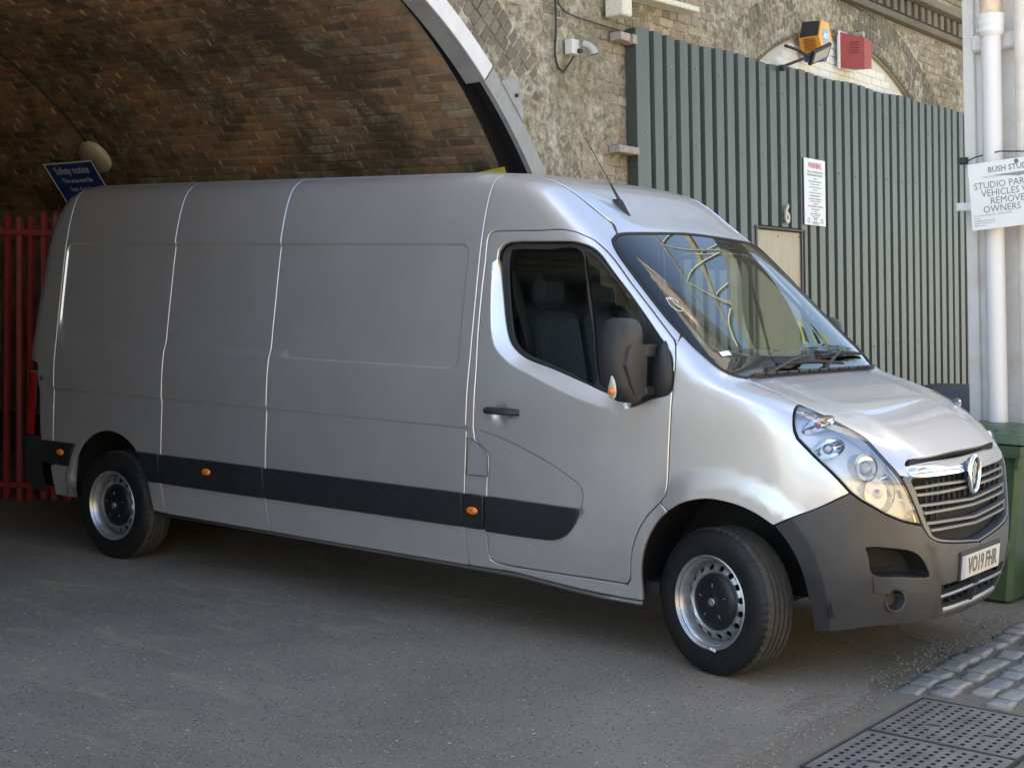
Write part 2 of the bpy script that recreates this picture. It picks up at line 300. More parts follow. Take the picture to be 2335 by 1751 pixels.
"crease":[[-1.5334,-1.0021,1.0474],[-1.4651,-1.0022,1.0442],[-1.4027,-1.0022,1.0435],[-1.3251,-1.0025,1.0322],[-1.2227,-1.0031,1.0097],[-1.0712,-1.0046,0.9617],[-0.9228,-1.0064,0.9069],[-0.8011,-1.0081,0.8492],[-0.7529,-1.0087,0.8225],[-0.7329,-1.0093,0.7933],[-0.7284,-1.0098,0.7626],[-0.735,-1.01,0.7228],[-0.7438,-1.0098,0.7023]],
"markers":[[-4.796,-1.0076,0.6455],[-3.4061,-1.0074,0.6422],[-1.4009,-1.0064,0.6265]],
"mirrorpts":[[-0.5344,-0.9711,1.4531]],
"archR":[[-4.0999,-1.0098,0.7588],[-4.0476,-1.01,0.722],[-3.9677,-1.0028,0.5807],[-3.9341,-0.9993,0.5426],[-3.9096,-0.9664,0.3862],[-3.8822,-0.9582,0.3554]],
"archRt":[[-4.5641,-1.01,0.731],[-4.4683,-1.0094,0.7855],[-4.3561,-1.009,0.8108],[-4.2317,-1.0091,0.8036]],
"tail":[[-5.1363,-0.997,1.1337],[-5.0611,-1.0,1.1377],[-5.0247,-1.01,0.7381],[-5.1468,-1.0091,0.7331]],
"rbump":[[-5.155,-1.0084,0.728],[-5.0317,-1.01,0.7288],[-5.0404,-1.0033,0.5872],[-4.9721,-0.9595,0.3609]],
"rlow":[[-4.9124,-0.9991,0.5411],[-4.6976,-1.0002,0.5518],[-4.7159,-0.9594,0.3604],[-4.9068,-0.9559,0.3451]],
"wip":[[-0.0317,-0.3851,1.4148],[-0.0384,-0.1676,1.4213],[-0.0348,0.0781,1.418],[-0.0142,0.3674,1.4006],[0.0047,-0.5194,1.3857],[-0.0289,-0.2015,1.4128],[-0.0536,-0.0003,1.4361],[-0.0493,0.1082,1.4318],[-0.1208,0.6685,1.4953],[-0.0731,0.5296,1.4535],[-0.0407,0.4081,1.4227],[-0.0998,0.6664,1.4745]],
"wsInner":[[-0.6749,-0.7917,1.9818],[-0.5283,-0.816,1.8462],[-0.386,-0.8319,1.7108],[-0.2621,-0.8491,1.5917],[-0.1797,-0.8537,1.5171],[-0.1424,-0.8502,1.4849],[-0.1182,-0.7684,1.4808],[-0.0865,-0.1315,1.4715]],
"sticker":[[-0.3707,-0.7969,1.7079],[-0.1111,-0.7809,1.4712],[-0.0937,-0.6848,1.4663]],
"antenna":[[-0.9024,-0.4473,2.1976]],
"sealpillar":[[-0.2796,-0.9385,1.5479],[-0.2637,-0.893,1.5734]],
"rDoorSil":[[-5.0367,-0.949,1.6429]],
"wsTop":[[-0.7386,-0.7257,2.052],[-0.7356,-0.6775,2.0584],[-0.7287,-0.5845,2.0635],[-0.7268,-0.4595,2.0688],[-0.7323,-0.274,2.0763],[-0.74,-0.0775,2.0828]],
"lampspots":[[0.444,-0.8801,1.1994],[0.5186,-0.9283,1.1006],[0.6545,-0.8402,1.0226],[0.7174,-0.8057,0.9125]]}
T['lampspots'] = [np.array(p) for p in T['lampspots']]
# ---- van body as an implicit surface; van frame: +x forward, -y right (near) side, z up, origin under the front axle
def pchip(xs,ys):
    xs=np.array(xs,float);ys=np.array(ys,float);h=np.diff(xs);dl=np.diff(ys)/h
    m=np.zeros(len(xs))
    for i in range(1,len(xs)-1):
        if dl[i-1]*dl[i]>0:
            w1=2*h[i]+h[i-1];w2=h[i]+2*h[i-1]
            m[i]=(w1+w2)/(w1/dl[i-1]+w2/dl[i])
    m[0]=dl[0];m[-1]=dl[-1]
    def f(x):
        x=np.clip(np.asarray(x,float),xs[0],xs[-1]);i=np.clip(np.searchsorted(xs,x)-1,0,len(xs)-2)
        t=(x-xs[i])/h[i];t2=t*t;t3=t2*t
        return (2*t3-3*t2+1)*ys[i]+(t3-2*t2+t)*h[i]*m[i]+(-2*t3+3*t2)*ys[i+1]+(t3-t2)*h[i]*m[i+1]
    return f
HW=pchip([.2,.35,.43,.55,.72,1.05,1.2,1.4,1.7,2.0,2.17,2.29,2.34,2.37,2.39,2.403,2.412,2.416],
         [.93,.957,.978,1.0,1.01,1.002,.998,.977,.942,.902,.865,.822,.785,.735,.66,.55,.36,.02])
FR=pchip([.2,.26,.35,.45,.55,.65,.75,.85,.92,1.0,1.05,1.1,1.15,1.2,1.25,1.3,1.376,1.5,2.086,2.187,2.25,2.3,2.334,2.36,2.38,2.40,2.416],
         [.78,.82,.86,.882,.887,.882,.868,.85,.836,.80,.757,.70,.625,.53,.415,.26,.023,-.115,-.744,-.885,-.965,-1.035,-1.10,-1.18,-1.30,-1.52,-2.0])
FL=pchip([.2,.45,.65,.9,1.05,1.2,1.3,1.4,2.05,2.2,2.3,2.38,2.416],[.75,.8,.76,.64,.56,.42,.35,.3,.33,.33,.36,.5,.7])
FN=pchip([.2,.9,1.05,1.2,1.3,2.05,2.2,2.35,2.416],[3.25,3.2,3.3,4.0,5,4.4,4.6,4.,3.])
BK=pchip([.2,.5,.9,1.3,1.7,2.1,2.25,2.34,2.39,2.416],[-5.31,-5.335,-5.315,-5.28,-5.245,-5.20,-5.14,-5.06,-4.9,-4.3])
def G(x,y,z):
    w=HW(z);F=FR(z);L=FL(z);n=FN(z);B=BK(z);Lr=.22
    a=np.abs(y)/w
    g=np.power(np.maximum(x-(F-L),0)/L,n)+np.power(a,n)
    b=np.power(np.maximum((B+Lr)-x,0)/Lr,3.5)+np.power(a,n)
    g=np.where(x>-3,g,b)-1
    return np.where(z>2.4159,5+z,g)
def grad(P,e=2e-4):
    P=np.asarray(P,float);o=[]
    for k in range(3):
        d=np.zeros(3);d[k]=e
        A=P+d;Bm=P-d
        o.append((G(A[...,0],A[...,1],A[...,2])-G(Bm[...,0],Bm[...,1],Bm[...,2])))
    N=np.stack(o,-1);return N/np.maximum(np.linalg.norm(N,axis=-1,keepdims=True),1e-9)
def first_hit(O,D,t0,t1,n=900):
    """first entry into G<0 going along D from O (arrays (m,3))"""
    O=np.atleast_2d(O).astype(float);D=np.broadcast_to(D,O.shape)
    ts=np.linspace(t0,t1,n);hi=np.full(len(O),t1);lo=np.full(len(O),t0);found=np.zeros(len(O),bool);act=np.arange(len(O))
    for k in range(1,n):
        P=O[act]+D[act]*ts[k];g=G(P[:,0],P[:,1],P[:,2])<0
        if g.any():
            q=act[g];hi[q]=ts[k];lo[q]=ts[k-1];found[q]=True;act=act[~g]
            if not len(act):break
    for _ in range(22):
        m=(lo+hi)/2;P=O+D*m[:,None];ins=G(P[:,0],P[:,1],P[:,2])<0
        hi=np.where(ins,m,hi);lo=np.where(ins,lo,m)
    P=O+D*hi[:,None];P[~found]=np.nan
    return P

# ------------------------------------------------------------------ panels: a closed outline on the body surface becomes a pressed sheet with folded edges
def catmull(P, closed=False, step=.025):
    P = [np.array(p, float) for p in P]; n = len(P); out = []
    for i in range(n if closed else n-1):
        p1, p2 = P[i], P[(i+1) % n]; p0 = P[i-1] if (i > 0 or closed) else p1; p3 = P[(i+2) % n] if (i+2 < n or closed) else p2
        m = max(1, int(np.linalg.norm(p2-p1)/step))
        d1, d2, d0 = np.linalg.norm(p2-p1)+1e-9, np.linalg.norm(p3-p2)+1e-9, np.linalg.norm(p1-p0)+1e-9
        m1 = (p2-p0)*d1/(d0+d1) if d0 > 1e-6 else (p2-p1); m2 = (p3-p1)*d1/(d1+d2) if d2 > 1e-6 else (p2-p1)
        for k in range(m):
            t = k/m; t2, t3 = t*t, t*t*t
            out.append((2*t3-3*t2+1)*p1+(t3-2*t2+t)*m1+(-2*t3+3*t2)*p2+(t3-t2)*m2)
    if not closed: out.append(P[-1])
    return out
def line(a, b, step=.04):
    a, b = np.array(a, float), np.array(b, float); m = max(1, int(np.linalg.norm(b-a)/step)); return [a+(b-a)*k/m for k in range(m+1)]
def loop(*segs):
    out = []
    for s in segs:
        for p in s:
            p = np.array(p, float)
            if not out or np.linalg.norm(out[-1]-p) > 2e-3: out.append(p)
    if np.linalg.norm(out[0]-out[-1]) < 2e-3: out.pop()
    return out
def inside(poly, X, Y):
    c = np.zeros(X.shape, bool); n = len(poly)
    for i in range(n):
        x1, y1 = poly[i]; x2, y2 = poly[(i+1) % n]
        if y1 == y2: continue
        c ^= ((y1 > Y) != (y2 > Y)) & (X < (x2-x1)*(Y-y1)/(y2-y1)+x1)
    return c
def segdist(pl, X, Y, closed=False):
    d = np.full(X.shape, 1e9); n = len(pl)
    for i in range(n if closed else n-1):
        a = pl[i]; b = pl[(i+1) % n]; ab = (b[0]-a[0], b[1]-a[1]); L = ab[0]**2+ab[1]**2+1e-12
        t = np.clip(((X-a[0])*ab[0]+(Y-a[1])*ab[1])/L, 0, 1)
        d = np.minimum(d, np.hypot(X-a[0]-t*ab[0], Y-a[1]-t*ab[1]))
    return d
def offs(poly, g):
    """shrink a 2-D polygon by g"""
    P = np.array(poly); A = 0.5*np.sum(P[:, 0]*np.roll(P[:, 1], -1)-np.roll(P[:, 0], -1)*P[:, 1]); s = 1 if A > 0 else -1
    a = np.roll(P, 1, 0); b = np.roll(P, -1, 0)
    e1 = P-a; e2 = b-P; e1 /= np.linalg.norm(e1, axis=1, keepdims=True)+1e-12; e2 /= np.linalg.norm(e2, axis=1, keepdims=True)+1e-12
    n1 = np.stack([-e1[:, 1], e1[:, 0]], 1)*s; n2 = np.stack([-e2[:, 1], e2[:, 0]], 1)*s
    n = n1+n2; l = np.maximum(np.linalg.norm(n, axis=1, keepdims=True), .7); n = n/l
    k = g/np.maximum((n*n1).sum(1, keepdims=True), .5)
    return P+n*k
def resample(P, step):
    out = []; n = len(P)
    for i in range(n):
        a, b = P[i], P[(i+1) % n]; m = max(1, int(np.ceil(np.linalg.norm(b-a)/step)))
        for k in range(m): out.append(a+(b-a)*k/m)
    return np.array(out)
def cdt(outer, holes, lines, step, jit=0):
    """triangulate a 2-D region; returns points, tris, boundary loops (index lists)"""
    V = []; E = []; loops = []
    def addloop(P, closed=True):
        s = len(V); V.extend([tuple(p) for p in P]); k = len(P)
        E.extend([(s+i, s+(i+1) % k) for i in range(k if closed else k-1)]); return list(range(s, s+k))
    loops.append(addloop(outer))
    for h in holes: loops.append(addloop(h))
    for l in lines: addloop(l, False)
    B = np.array(V)
    x0, y0 = B.min(0); x1, y1 = B.max(0)
    nx = max(2, int((x1-x0)/step)); ny = max(2, int((y1-y0)/step))
    X, Y = np.meshgrid(np.linspace(x0, x1, nx+1), np.linspace(y0, y1, ny+1)); X = X.ravel(); Y = Y.ravel()
    ok = inside(outer, X, Y)
    for h in holes: ok &= ~inside(h, X, Y)
    X = X[ok]; Y = Y[ok]
    d = segdist([tuple(p) for p in outer], X, Y, True)
    for h in holes: d = np.minimum(d, segdist([tuple(p) for p in h], X, Y, True))
    for l in lines: d = np.minimum(d, segdist([tuple(p) for p in l], X, Y))
    ok = d > step*.35; V.extend(zip(X[ok], Y[ok]))
    r = delaunay_2d_cdt([Vector(v) for v in V], E, [], 0, 1e-6, True)
    P = np.array([tuple(v) for v in r[0]]); T = np.array([f for f in r[2] if len(f) == 3])
    o2n = {}
    for ni, os in enumerate(r[3]):
        for o in os: o2n[o] = ni
    c = P[T].mean(1); ok = inside(outer, c[:, 0], c[:, 1])
    for h in holes: ok &= ~inside(h, c[:, 0], c[:, 1])
    lo = [[o2n[i] for i in L if i in o2n] for L in loops]
    return P, T[ok], lo
def cast(P2, D, e1, e2, far=3.0, rng=6.0):
    O = P2[:, :1]*e1+P2[:, 1:]*e2+D*far
    return first_hit(O, -D, 0, rng, 72)
def basis(D):
    D = np.array(D, float); D /= np.linalg.norm(D)
    a = np.array([1., 0, 0]) if abs(D[0]) < .9 else np.array([0, 1., 0])
    if abs(D[0]) >= .05 and abs(D[2]) < .9: a = np.cross([0, 0, 1.], D)
    e1 = a-D*(a@D); e1 /= np.linalg.norm(e1); e2 = np.cross(D, e1); return D, e1, e2
def panel(name, parent, mat, outer, D, off=0.0, gap=.0022, depth=.014, holes=(), lines=(), step=.05, bev=.0032, disp=None, hole_flange=True, thick=None):
    gap = gap+bev if depth else gap
    D, e1, e2 = basis(D)
    to2 = lambda L: np.array([[p@e1, p@e2] for p in L])
    o2 = resample(offs(to2(outer), gap), step*.8)
    h2 = [resample(offs(to2(h), -gap), step*.8) for h in holes]
    l2 = [to2(l) for l in lines]
    P2, T, lo = cdt(o2, h2, l2, step)
    P = cast(P2, D, e1, e2)
    bad = np.isnan(P[:, 0])
    if bad.any():
        g = np.where(~bad)[0]
        for i in np.where(bad)[0]:
            j = g[np.argmin(((P2[g]-P2[i])**2).sum(1))]; P[i] = P2[i, 0]*e1+P2[i, 1]*e2+D*(P[j]@D)
    N = grad(P)
    if disp is not None:
        h = disp(P); e = .0015; gh = np.stack([(disp(P+np.eye(3)[k]*e)-h)/e if not (k == 1 and disp is DISP_XZ[0]) else h*0 for k in range(3)], 1)
        gt = gh-(gh*N).sum(1, keepdims=True)*N; P = P+N*h[:, None]; N2 = N-gt; N2 /= np.linalg.norm(N2, axis=1, keepdims=True)
    else: N2 = N
    P = P+N*off
    V = list(P); NN = list(N2); F = []
    for t in T:
        a, b, c = P[t]; n = np.cross(b-a, c-a)
        F.append(tuple(t) if n@N[t[0]] > 0 else (t[0], t[2], t[1]))
    if depth:
        for li, L in enumerate(lo):
            if li > 0 and not hole_flange: continue
            k = len(L)
            if k < 3: continue
            Q = P[L]; NQ = N[L]; N2Q = N2[L]
            tan = np.roll(Q, -1, 0)-np.roll(Q, 1, 0); tan /= np.linalg.norm(tan, axis=1, keepdims=True)+1e-12
            out = np.cross(tan, NQ); out /= np.linalg.norm(out, axis=1, keepdims=True)+1e-12
            q2 = P2[L]; area = .5*np.sum(q2[:, 0]*np.roll(q2[:, 1], -1)-np.roll(q2[:, 0], -1)*q2[:, 1])
            # decide the sign: outward of the outer loop, into the hole for holes
            test = q2+np.stack([out@e1, out@e2], 1)*1e-3
            ins = inside(q2, test[:, 0], test[:, 1]).mean()
            if li == 0 and ins > .5: out = -out
            if li > 0 and ins < .5: out = -out
            nm = lambda v: v/(np.linalg.norm(v, axis=1, keepdims=True)+1e-12); rings = [L]
            for an in (22, 45, 68, 90):
                ca, sa = math.cos(math.radians(an)), math.sin(math.radians(an)); s = len(V)
                V += list(Q+out*bev*sa-NQ*bev*(1-ca)); NN += list(nm(N2Q*ca+out*sa)); rings.append(list(range(s, s+k)))
            s = len(V); V += list(Q+out*bev-NQ*(bev+depth)); NN += list(out); rings.append(list(range(s, s+k)))
            for r0, r1 in zip(rings, rings[1:]):
                for i in range(k):
                    j = (i+1) % k; q = (r0[i], r0[j], r1[j], r1[i])
                    n = np.cross(V[q[1]]-V[q[0]], V[q[3]]-V[q[0]])
                    if n@NN[q[2]] < 0: q = q[::-1]
                    F.append(q)
    m = bpy.data.meshes.new(name); m.from_pydata([tuple(map(float, v)) for v in V], [], [tuple(int(i) for i in f) for f in F])
    m.materials.append(mat); m.polygons.foreach_set('use_smooth', [True]*len(m.polygons)); m.update()
    m.normals_split_custom_set_from_vertices([tuple(map(float, v)) for v in NN])
    o = bpy.data.objects.new(name, m); COL.objects.link(o)
    if parent: o.parent = parent
    return o
def far_copy(o, parent):
    """the same part on the other side of the van"""
    c = o.copy(); COL.objects.link(c); c.parent = parent; c.scale = (o.scale[0], -o.scale[1], o.scale[2]); c.location = (o.location[0], -o.location[1], o.location[2])
    r = o.rotation_euler; c.rotation_euler = (-r[0], r[1], -r[2])
    for ch in o.children:
        k = ch.copy(); COL.objects.link(k); k.parent = c
    return c
DISP_XZ = [None]
def onsurf(x, y, z, D):
    """drop a point to the body surface along -D"""
    D = np.array(D, float); D /= np.linalg.norm(D); O = np.array([x, y, z])+D*2.5; ts = np.linspace(0, 5, 700)
    Q = O-D*ts[:, None]; g = np.where(G(Q[:, 0], Q[:, 1], Q[:, 2]) < 0)[0]
    if not len(g) or g[0] == 0: return np.array([np.nan]*3)
    lo, hi = ts[g[0]-1], ts[g[0]]
    for _ in range(3):
        tt = np.linspace(lo, hi, 33); Q = O-D*tt[:, None]; k = np.where(G(Q[:, 0], Q[:, 1], Q[:, 2]) < 0)[0][0]; lo, hi = tt[max(0, k-1)], tt[k]
    return O-D*hi

# ------------------------------------------------------------------ the van
van = thing('van', 'long silver panel van with a black lower strip, parked half inside the brick arch', 'van')
DS = (0, -1, .38)      # side chart
DN = (1, -1, .12)      # nose chart
DH = (.78, 0, .66)     # bonnet chart
pt = lambda n: [np.array(p) for p in T[n]]
def side(x, z): return np.array([x, float(-HW(z)), z])
def gut(x): # roof gutter on the near side
    return onsurf(x, -.700+.02*max(0, min(1, (x+1.1)/.3)), 2.45, (0, 0, 1))
xz = lambda L: [(p[0], p[2]) for p in L]
S3 = -1.469; S2 = -2.933; S1 = -3.840; S0 = -4.899
band2 = xz(catmull(pt('band'))); win2 = xz(catmull(pt('winOuter'), True)); wlow = xz(catmull(pt('winOuter'), True))
bandpoly = np.array(xz(catmull(pt('band'))) + [(-.50, 1.30), (-.50, 1.62), (-.9, 1.93), (-1.2, 1.94), (-1.32, 1.92)])
winpoly = np.array(win2)
crease2 = [(-5.2, 1.052), (-4.9, 1.052), (-3, 1.05)]+xz(catmull(pt('crease')))
creasepoly = np.array(crease2+[(-.72, .6), (-.8, .45), (-5.3, .45)])
def sstep(t): t = np.clip(t, 0, 1); return t*t*(3-2*t)
def rrect(X, Z, x0, x1, z0, z1, r):
    cx, cz = (x0+x1)/2, (z0+z1)/2; dx = np.abs(X-cx)-(x1-x0)/2+r; dz = np.abs(Z-cz)-(z1-z0)/2+r
    return np.hypot(np.maximum(dx, 0), np.maximum(dz, 0))+np.minimum(np.maximum(dx, dz), 0)-r
def disp_side(P):
    X, Z = P[:, 0], P[:, 2]; h = np.zeros(len(P))
    # stamped panel recess on the load bay
    d = -rrect(X, Z, -4.885, -1.545, 1.345, 2.003, .055)
    wid = np.where(X < -2.86, .050, np.where(X < -2.80, .050-(X+2.86)/.06*.040, .010)); low = np.clip((1.50-Z)/.1, 0, 1)
    h -= .0125*np.clip(d/(.010+low*(wid-.010)), 0, 1)
    # belt crease: the skin below it sits a little deeper
    near = np.abs(Z-1.0) < .6
    if near.any():
        s = segdist(crease2, X[near], Z[near]); ins = inside(creasepoly, X[near], Z[near]); sd = np.where(ins, s, -s)
        h[near] -= .0085*np.clip((sd+.004)/.008, 0, 1)*sstep((Z[near]-.55)/.13)
    # lip round the front arch
    rr = np.hypot(X-.01, Z-.30); a = (Z > .42) & (X > -.6)
    h += np.where(a, .016*(1-sstep((rr-.585)/.085)), 0)*sstep((X+.34)/.22)
    # wide sloped band under the side window
    w = (X > -1.45) & (Z > 1.05) & (X < -.2)
    if w.any():
        xs, zs = X[w], Z[w]; ib = inside(bandpoly, xs, zs); iw = inside(winpoly, xs, zs)
        db = segdist(band2, xs, zs); dw = segdist(win2, xs, zs, True)
        t = np.where(iw, 1.0, np.where(ib, np.maximum(db-.004, 0)/(np.maximum(db-.004, 0)+dw+1e-6), 0))
        h[w] -= .036*np.clip(t, 0, 1)
    # bowl behind the door handle
    r2 = np.hypot((X+1.245)/.062, (Z-1.138)/.052)
    h -= .020*np.clip(1-r2**2, 0, 1)**.7
    return h
DISP_XZ[0] = disp_side
def sbot(x):
    z = .330 + .012*(x+2.9)/(-2.) if x < -1.3 else .30
    return side(x, z)
# seams as shared lines
def seam(x, z0, z1=None):
    g = gut(x); zt = g[2] if z1 is None else z1
    return [side(x, z) for z in np.linspace(z0, 2.30, 46)]+[g]
creaseL = [side(x, z) for x, z in crease2]
def runs(L, x0, x1, m=.012):
    out = []; cur = []
    for p in L:
        if x0+m < p[0] < x1-m: cur.append(p)
        else:
            if len(cur) > 1: out.append(cur)
            cur = []
    if len(cur) > 1: out.append(cur)
    return out
def rr_line(d, zlow):
    """rounded rectangle contour of the stamped recess, inset by d"""
    x0, x1, z0, z1, r = -4.885+d, -1.545-d, zlow, 2.003-d, .055; P = []
    for cx, cz, a0 in ((x0+r, z0+r, math.pi), (x1-r, z0+r, 1.5*math.pi), (x1-r, z1-r, 0), (x0+r, z1-r, .5*math.pi)):
        for k in range(7): a = a0+k/6*math.pi/2; P.append((cx+r*math.cos(a), cz+r*math.sin(a)))
    o = []
    for a, b in zip(P, P[1:]+P[:1]):
        m = max(1, int(math.hypot(b[0]-a[0], b[1]-a[1])/.04))
        for k in range(m): o.append(side(a[0]+(b[0]-a[0])*k/m, a[1]+(b[1]-a[1])*k/m))
    return o+[o[0]]
RR = [rr_line(-.0015, 1.3435), rr_line(.0018, 1.3468), rr_line(.0082, 1.3532), rr_line(.0118, 1.3568)]
RWL = [[side(x, z) for x in np.arange(-4.84, -2.83, .04)] for z in (1.390, 1.401)]
CR = []
for dz in (-.0062, -.0028, .0028, .0062):
    q = []
    for i, p in enumerate(creaseL):
        a = creaseL[max(0, i-1)]; b = creaseL[min(len(creaseL)-1, i+1)]; t = np.array([b[0]-a[0], b[2]-a[2]]); t /= np.linalg.norm(t)+1e-9
        q.append(side(p[0]-t[1]*dz, p[2]+t[0]*dz))
    CR.append(catmull(q, step=.035))
def side_lines(x0, x1):
    o = []
    for c in CR: o += runs(c, x0, x1)
    if x1 < -1.4:
        for c in RR:
            if x1 < -2.9: c = [p for p in c]
            o += runs(c, x0, x1)
        for c in RWL: o += runs(c, x0, min(x1, -2.84))
    return o
# load bay skin: four pressed panels between the seams
for x0, x1 in ((S2, S3), (S1, S2), (S0, S1)):
    L = loop(seam(x0, sbot(x0)[2]), [gut(x) for x in np.linspace(x0, x1, 24)][1:-1], seam(x1, sbot(x1)[2])[::-1],
             [sbot(x) for x in np.linspace(x1, x0, 30)][1:-1])
    if x0 in (S0,):
        # rear wheel arch notch
        aL = [side(-4.722, .345), side(-4.722, .55)]; cx, cz, rx, rz = -4.335, .45, .375, .365
        ar = [side(cx+rx*math.cos(a), cz+rz*math.sin(a)) for a in np.linspace(math.pi*.93, .02, 40)]
        ab = [side(cx+rx, z) for z in np.linspace(.44, .345, 4)]
        L = loop(seam(x0, .345), [gut(x) for x in np.linspace(x0, x1, 24)][1:-1], seam(x1, sbot(x1)[2])[::-1], line(sbot(x1), side(cx+rx+.05, .343))[1:-1],
                 ab[::-1], ar[::-1], [side(-4.722, .50), side(-4.722, .345)])
    p = panel('side_panel', van, M['paint'], L, DS, disp=disp_side, lines=side_lines(x0, x1), step=.045, bev=.0052, gap=.0012)
    far_copy(p, van)
# rear corner of the load bay
rc = [side(S0, z) for z in np.linspace(.56, 2.30, 40)]+[gut(S0)]
rtop = [gut(x) for x in np.linspace(S0, -5.0, 5)][1:]
rear = [onsurf(BKx, -HW(z)*.93, z, (-1, -.35, 0)) for BKx, z in [(float(BK(z))-.3, z) for z in (2.28, 2.2, 2.1, 1.9, 1.7, 1.5, 1.3, 1.22)]]
tailE = [onsurf(-5.6, -.96, z, (-1, -1.1, 0)) for z in (1.14, .95, .73)]
pc = panel('rear_corner_panel', van, M['paint'], loop(rc, rtop, rear, [side(-5.075, 1.21), side(-5.055, 1.0), side(-5.035, .73), side(-5.0, .56)]), (-.35, -1, .3), disp=disp_side, step=.05)
far_copy(pc, van)
lq = panel('lower_rear_quarter', van, M['paint'], loop(line(side(-4.93, .345), side(-4.93, .55)), line(side(-4.735, .555), side(-4.735, .36))), DS, step=.05); far_copy(lq, van)
# fuel filler dot, small round cap at the rear
# body side round the door (pillar, roof rail, sill)
J = pt('doorTop')[-1]
shell = loop(seam(S3, .322), [gut(x) for x in np.linspace(S3, -.80, 24)][1:], [pt('wsTop')[0]], catmull(pt('wsSide'))[0:],
             line(pt('wsSide')[-1], J)[1:-1], catmull(pt('doorTop'))[::-1], catmull(pt('doorRear'))[::-1], catmull(pt('doorBottom'))[::-1],
             catmull(pt('doorFrontB'))[::-1], pt('joint'), catmull(pt('archB'))[1:], catmull(pt('sillBot')[:4])[:], [side(-1.40, .322)])
sp = panel('body_side_frame', van, M['paint'], shell, DS, disp=disp_side, lines=side_lines(S3, -1.33), step=.045, bev=.006, gap=.0018)
far_copy(sp, van)
# fuel flap sits on the pillar, a hair proud
ff = panel('fuel_flap', van, M['paint'], loop(catmull(pt('fuel')[:1]+pt('fuel')[1:5]), line(pt('fuel')[5], pt('fuel')[6])), DS, off=.0012, disp=disp_side, gap=.0018, step=.04, bev=.003, depth=.006)
fr_ = MB(); fo = loop(catmull(pt('fuel')[:5]), line(pt('fuel')[5], pt('fuel')[6])); fr_.tube([p+np.array([0, -.0016, 0]) for p in fo], .0022, 5, closed=True); fr_.obj('fuel_flap_seal', M['dark'], ff)
# driver door with window opening
doorL = loop(catmull(pt('doorTop')), catmull(pt('doorFrontA'))[1:], catmull(pt('doorFrontB'))[1:], catmull(pt('doorBottom'))[1:], catmull(pt('doorRear'))[1:])
winL = loop(catmull(pt('winOuter'), True))
bandL = catmull(pt('band'), step=.03)
dl = []
for c in CR: dl.append([p for p in c if -1.405 < p[0] and p[2] > .70][1:])
for dd_ in (-.010, -.0035, .0035, .010):
    q = []
    for i, p in enumerate(bandL):
        a = bandL[max(0, i-1)]; b = bandL[min(len(bandL)-1, i+1)]; t = np.array([b[0]-a[0], b[2]-a[2]]); t /= np.linalg.norm(t)+1e-9
        q.append(side(p[0]-t[1]*dd_, p[2]+t[0]*dd_))
    dl.append(q[3:-3])
door = panel('door', van, M['paint'], doorL, DS, disp=disp_side, holes=[winL], lines=dl, step=.032, bev=.006, gap=.0018)
far_copy(door, van)
wf = panel('door_window_frame', van, M['black_plastic'], winL, DS, off=-.036, gap=.002, holes=[loop(catmull(pt('glassMain'), True)), loop(catmull(pt('glassQ'), True))], step=.04, depth=.02, bev=.003)
g1 = panel('door_window', van, M['side_glass'], loop(catmull(pt('glassMain'), True)), DS, off=-.042, gap=-.004, depth=0, step=.08)
g2 = panel('quarter_window', van, M['side_glass'], loop(catmull(pt('glassQ'), True)), DS, off=-.042, gap=-.004, depth=0, step=.08)
for o in (wf, g1, g2): far_copy(o, van)
# front wing
wing = loop([J], catmull(pt('doorFrontA'))[1:], [pt('joint')[1]], catmull(pt('archF'))[1:], catmull(pt('bumpJoint'))[1:], catmull(pt('lampRear'))[::-1][1:], catmull(pt('hoodFender'))[::-1][1:], catmull(pt('wsLow'))[::-1][1:])
wg = panel('front_wing', van, M['paint'], wing, (.35, -1, .35), disp=disp_side, step=.035); far_copy(wg, van)
# bonnet
def sym(L): # half outline (from centre line, y<=0) to full
    a = [np.array(p) for p in L]; b = [p*np.array([1, -1, 1]) for p in a[::-1]]
    return a+[p for p in b]
def ctr(z): return np.array([float(FR(z)), 0, z])
zr = 1.376
rearE = [ctr(zr)]+[onsurf(.03, -y, 1.5, (.3, 0, 1)) for y in (.2, .4, .6)]
rearE = [np.array([.028, -y, 1.3765+.002*y]) for y in (0, .15, .3, .45, .6)]
nose = pt('hoodNose')
half = loop(rearE, catmull(pt('hoodFender'))[:], catmull(pt('lampTop'))[1:], catmull(nose[:2])[1:], catmull(nose[1:5])[1:], catmull([nose[4], np.array([nose[5][0], nose[5][1], 1.040]), np.array([.768, 0, 1.043])])[1:])
def disp_hood(P):
    Y = np.abs(P[:, 1]); X = P[:, 0]
    ridge = .56+.10*np.clip(-X+.7, 0, 1)
    return .006*(1-sstep((Y-ridge+.10)/.13)) * np.clip((X+.02)/.15, 0, 1)
hd = panel('bonnet', van, M['paint'], loop(sym(half)), DH, disp=disp_hood, step=.035)
# roof
def roof_half(x0, x1, n=16): return [gut(x)+np.array([0, .004, .0005]) for x in np.linspace(x0, x1, n)]
rh = roof_half(-4.97, -.80, 46)
WT = [p if p[1] < 0 else p*np.array([1, 0, 1]) for p in catmull([q for q in pt('wsTop') if q[1] < -.02]+[np.array([pt('wsTop')[-1][0], 0, pt('wsTop')[-1][2]])])]; wstop = WT
rb = [onsurf(-5.02, -y, 2.5, (-.1, 0, 1)) for y in (.60, .40, .2, 0)]
hr = loop(rb[::-1], rh, [w+np.array([-.006, 0, .006]) for w in wstop])
rf = panel('roof', van, M['paint'], loop(sym(hr)), (.12, 0, 1), step=.06)
gt = MB(); gl_ = [gut(x)+np.array([0, .002, -.001]) for x in np.linspace(-4.95, -.82, 60)]
gt.tube(gl_, .0065, 8); gg = gt.obj('roof_gutter', M['paint'], van, True); far_copy(gg, van)
rrb = MB()
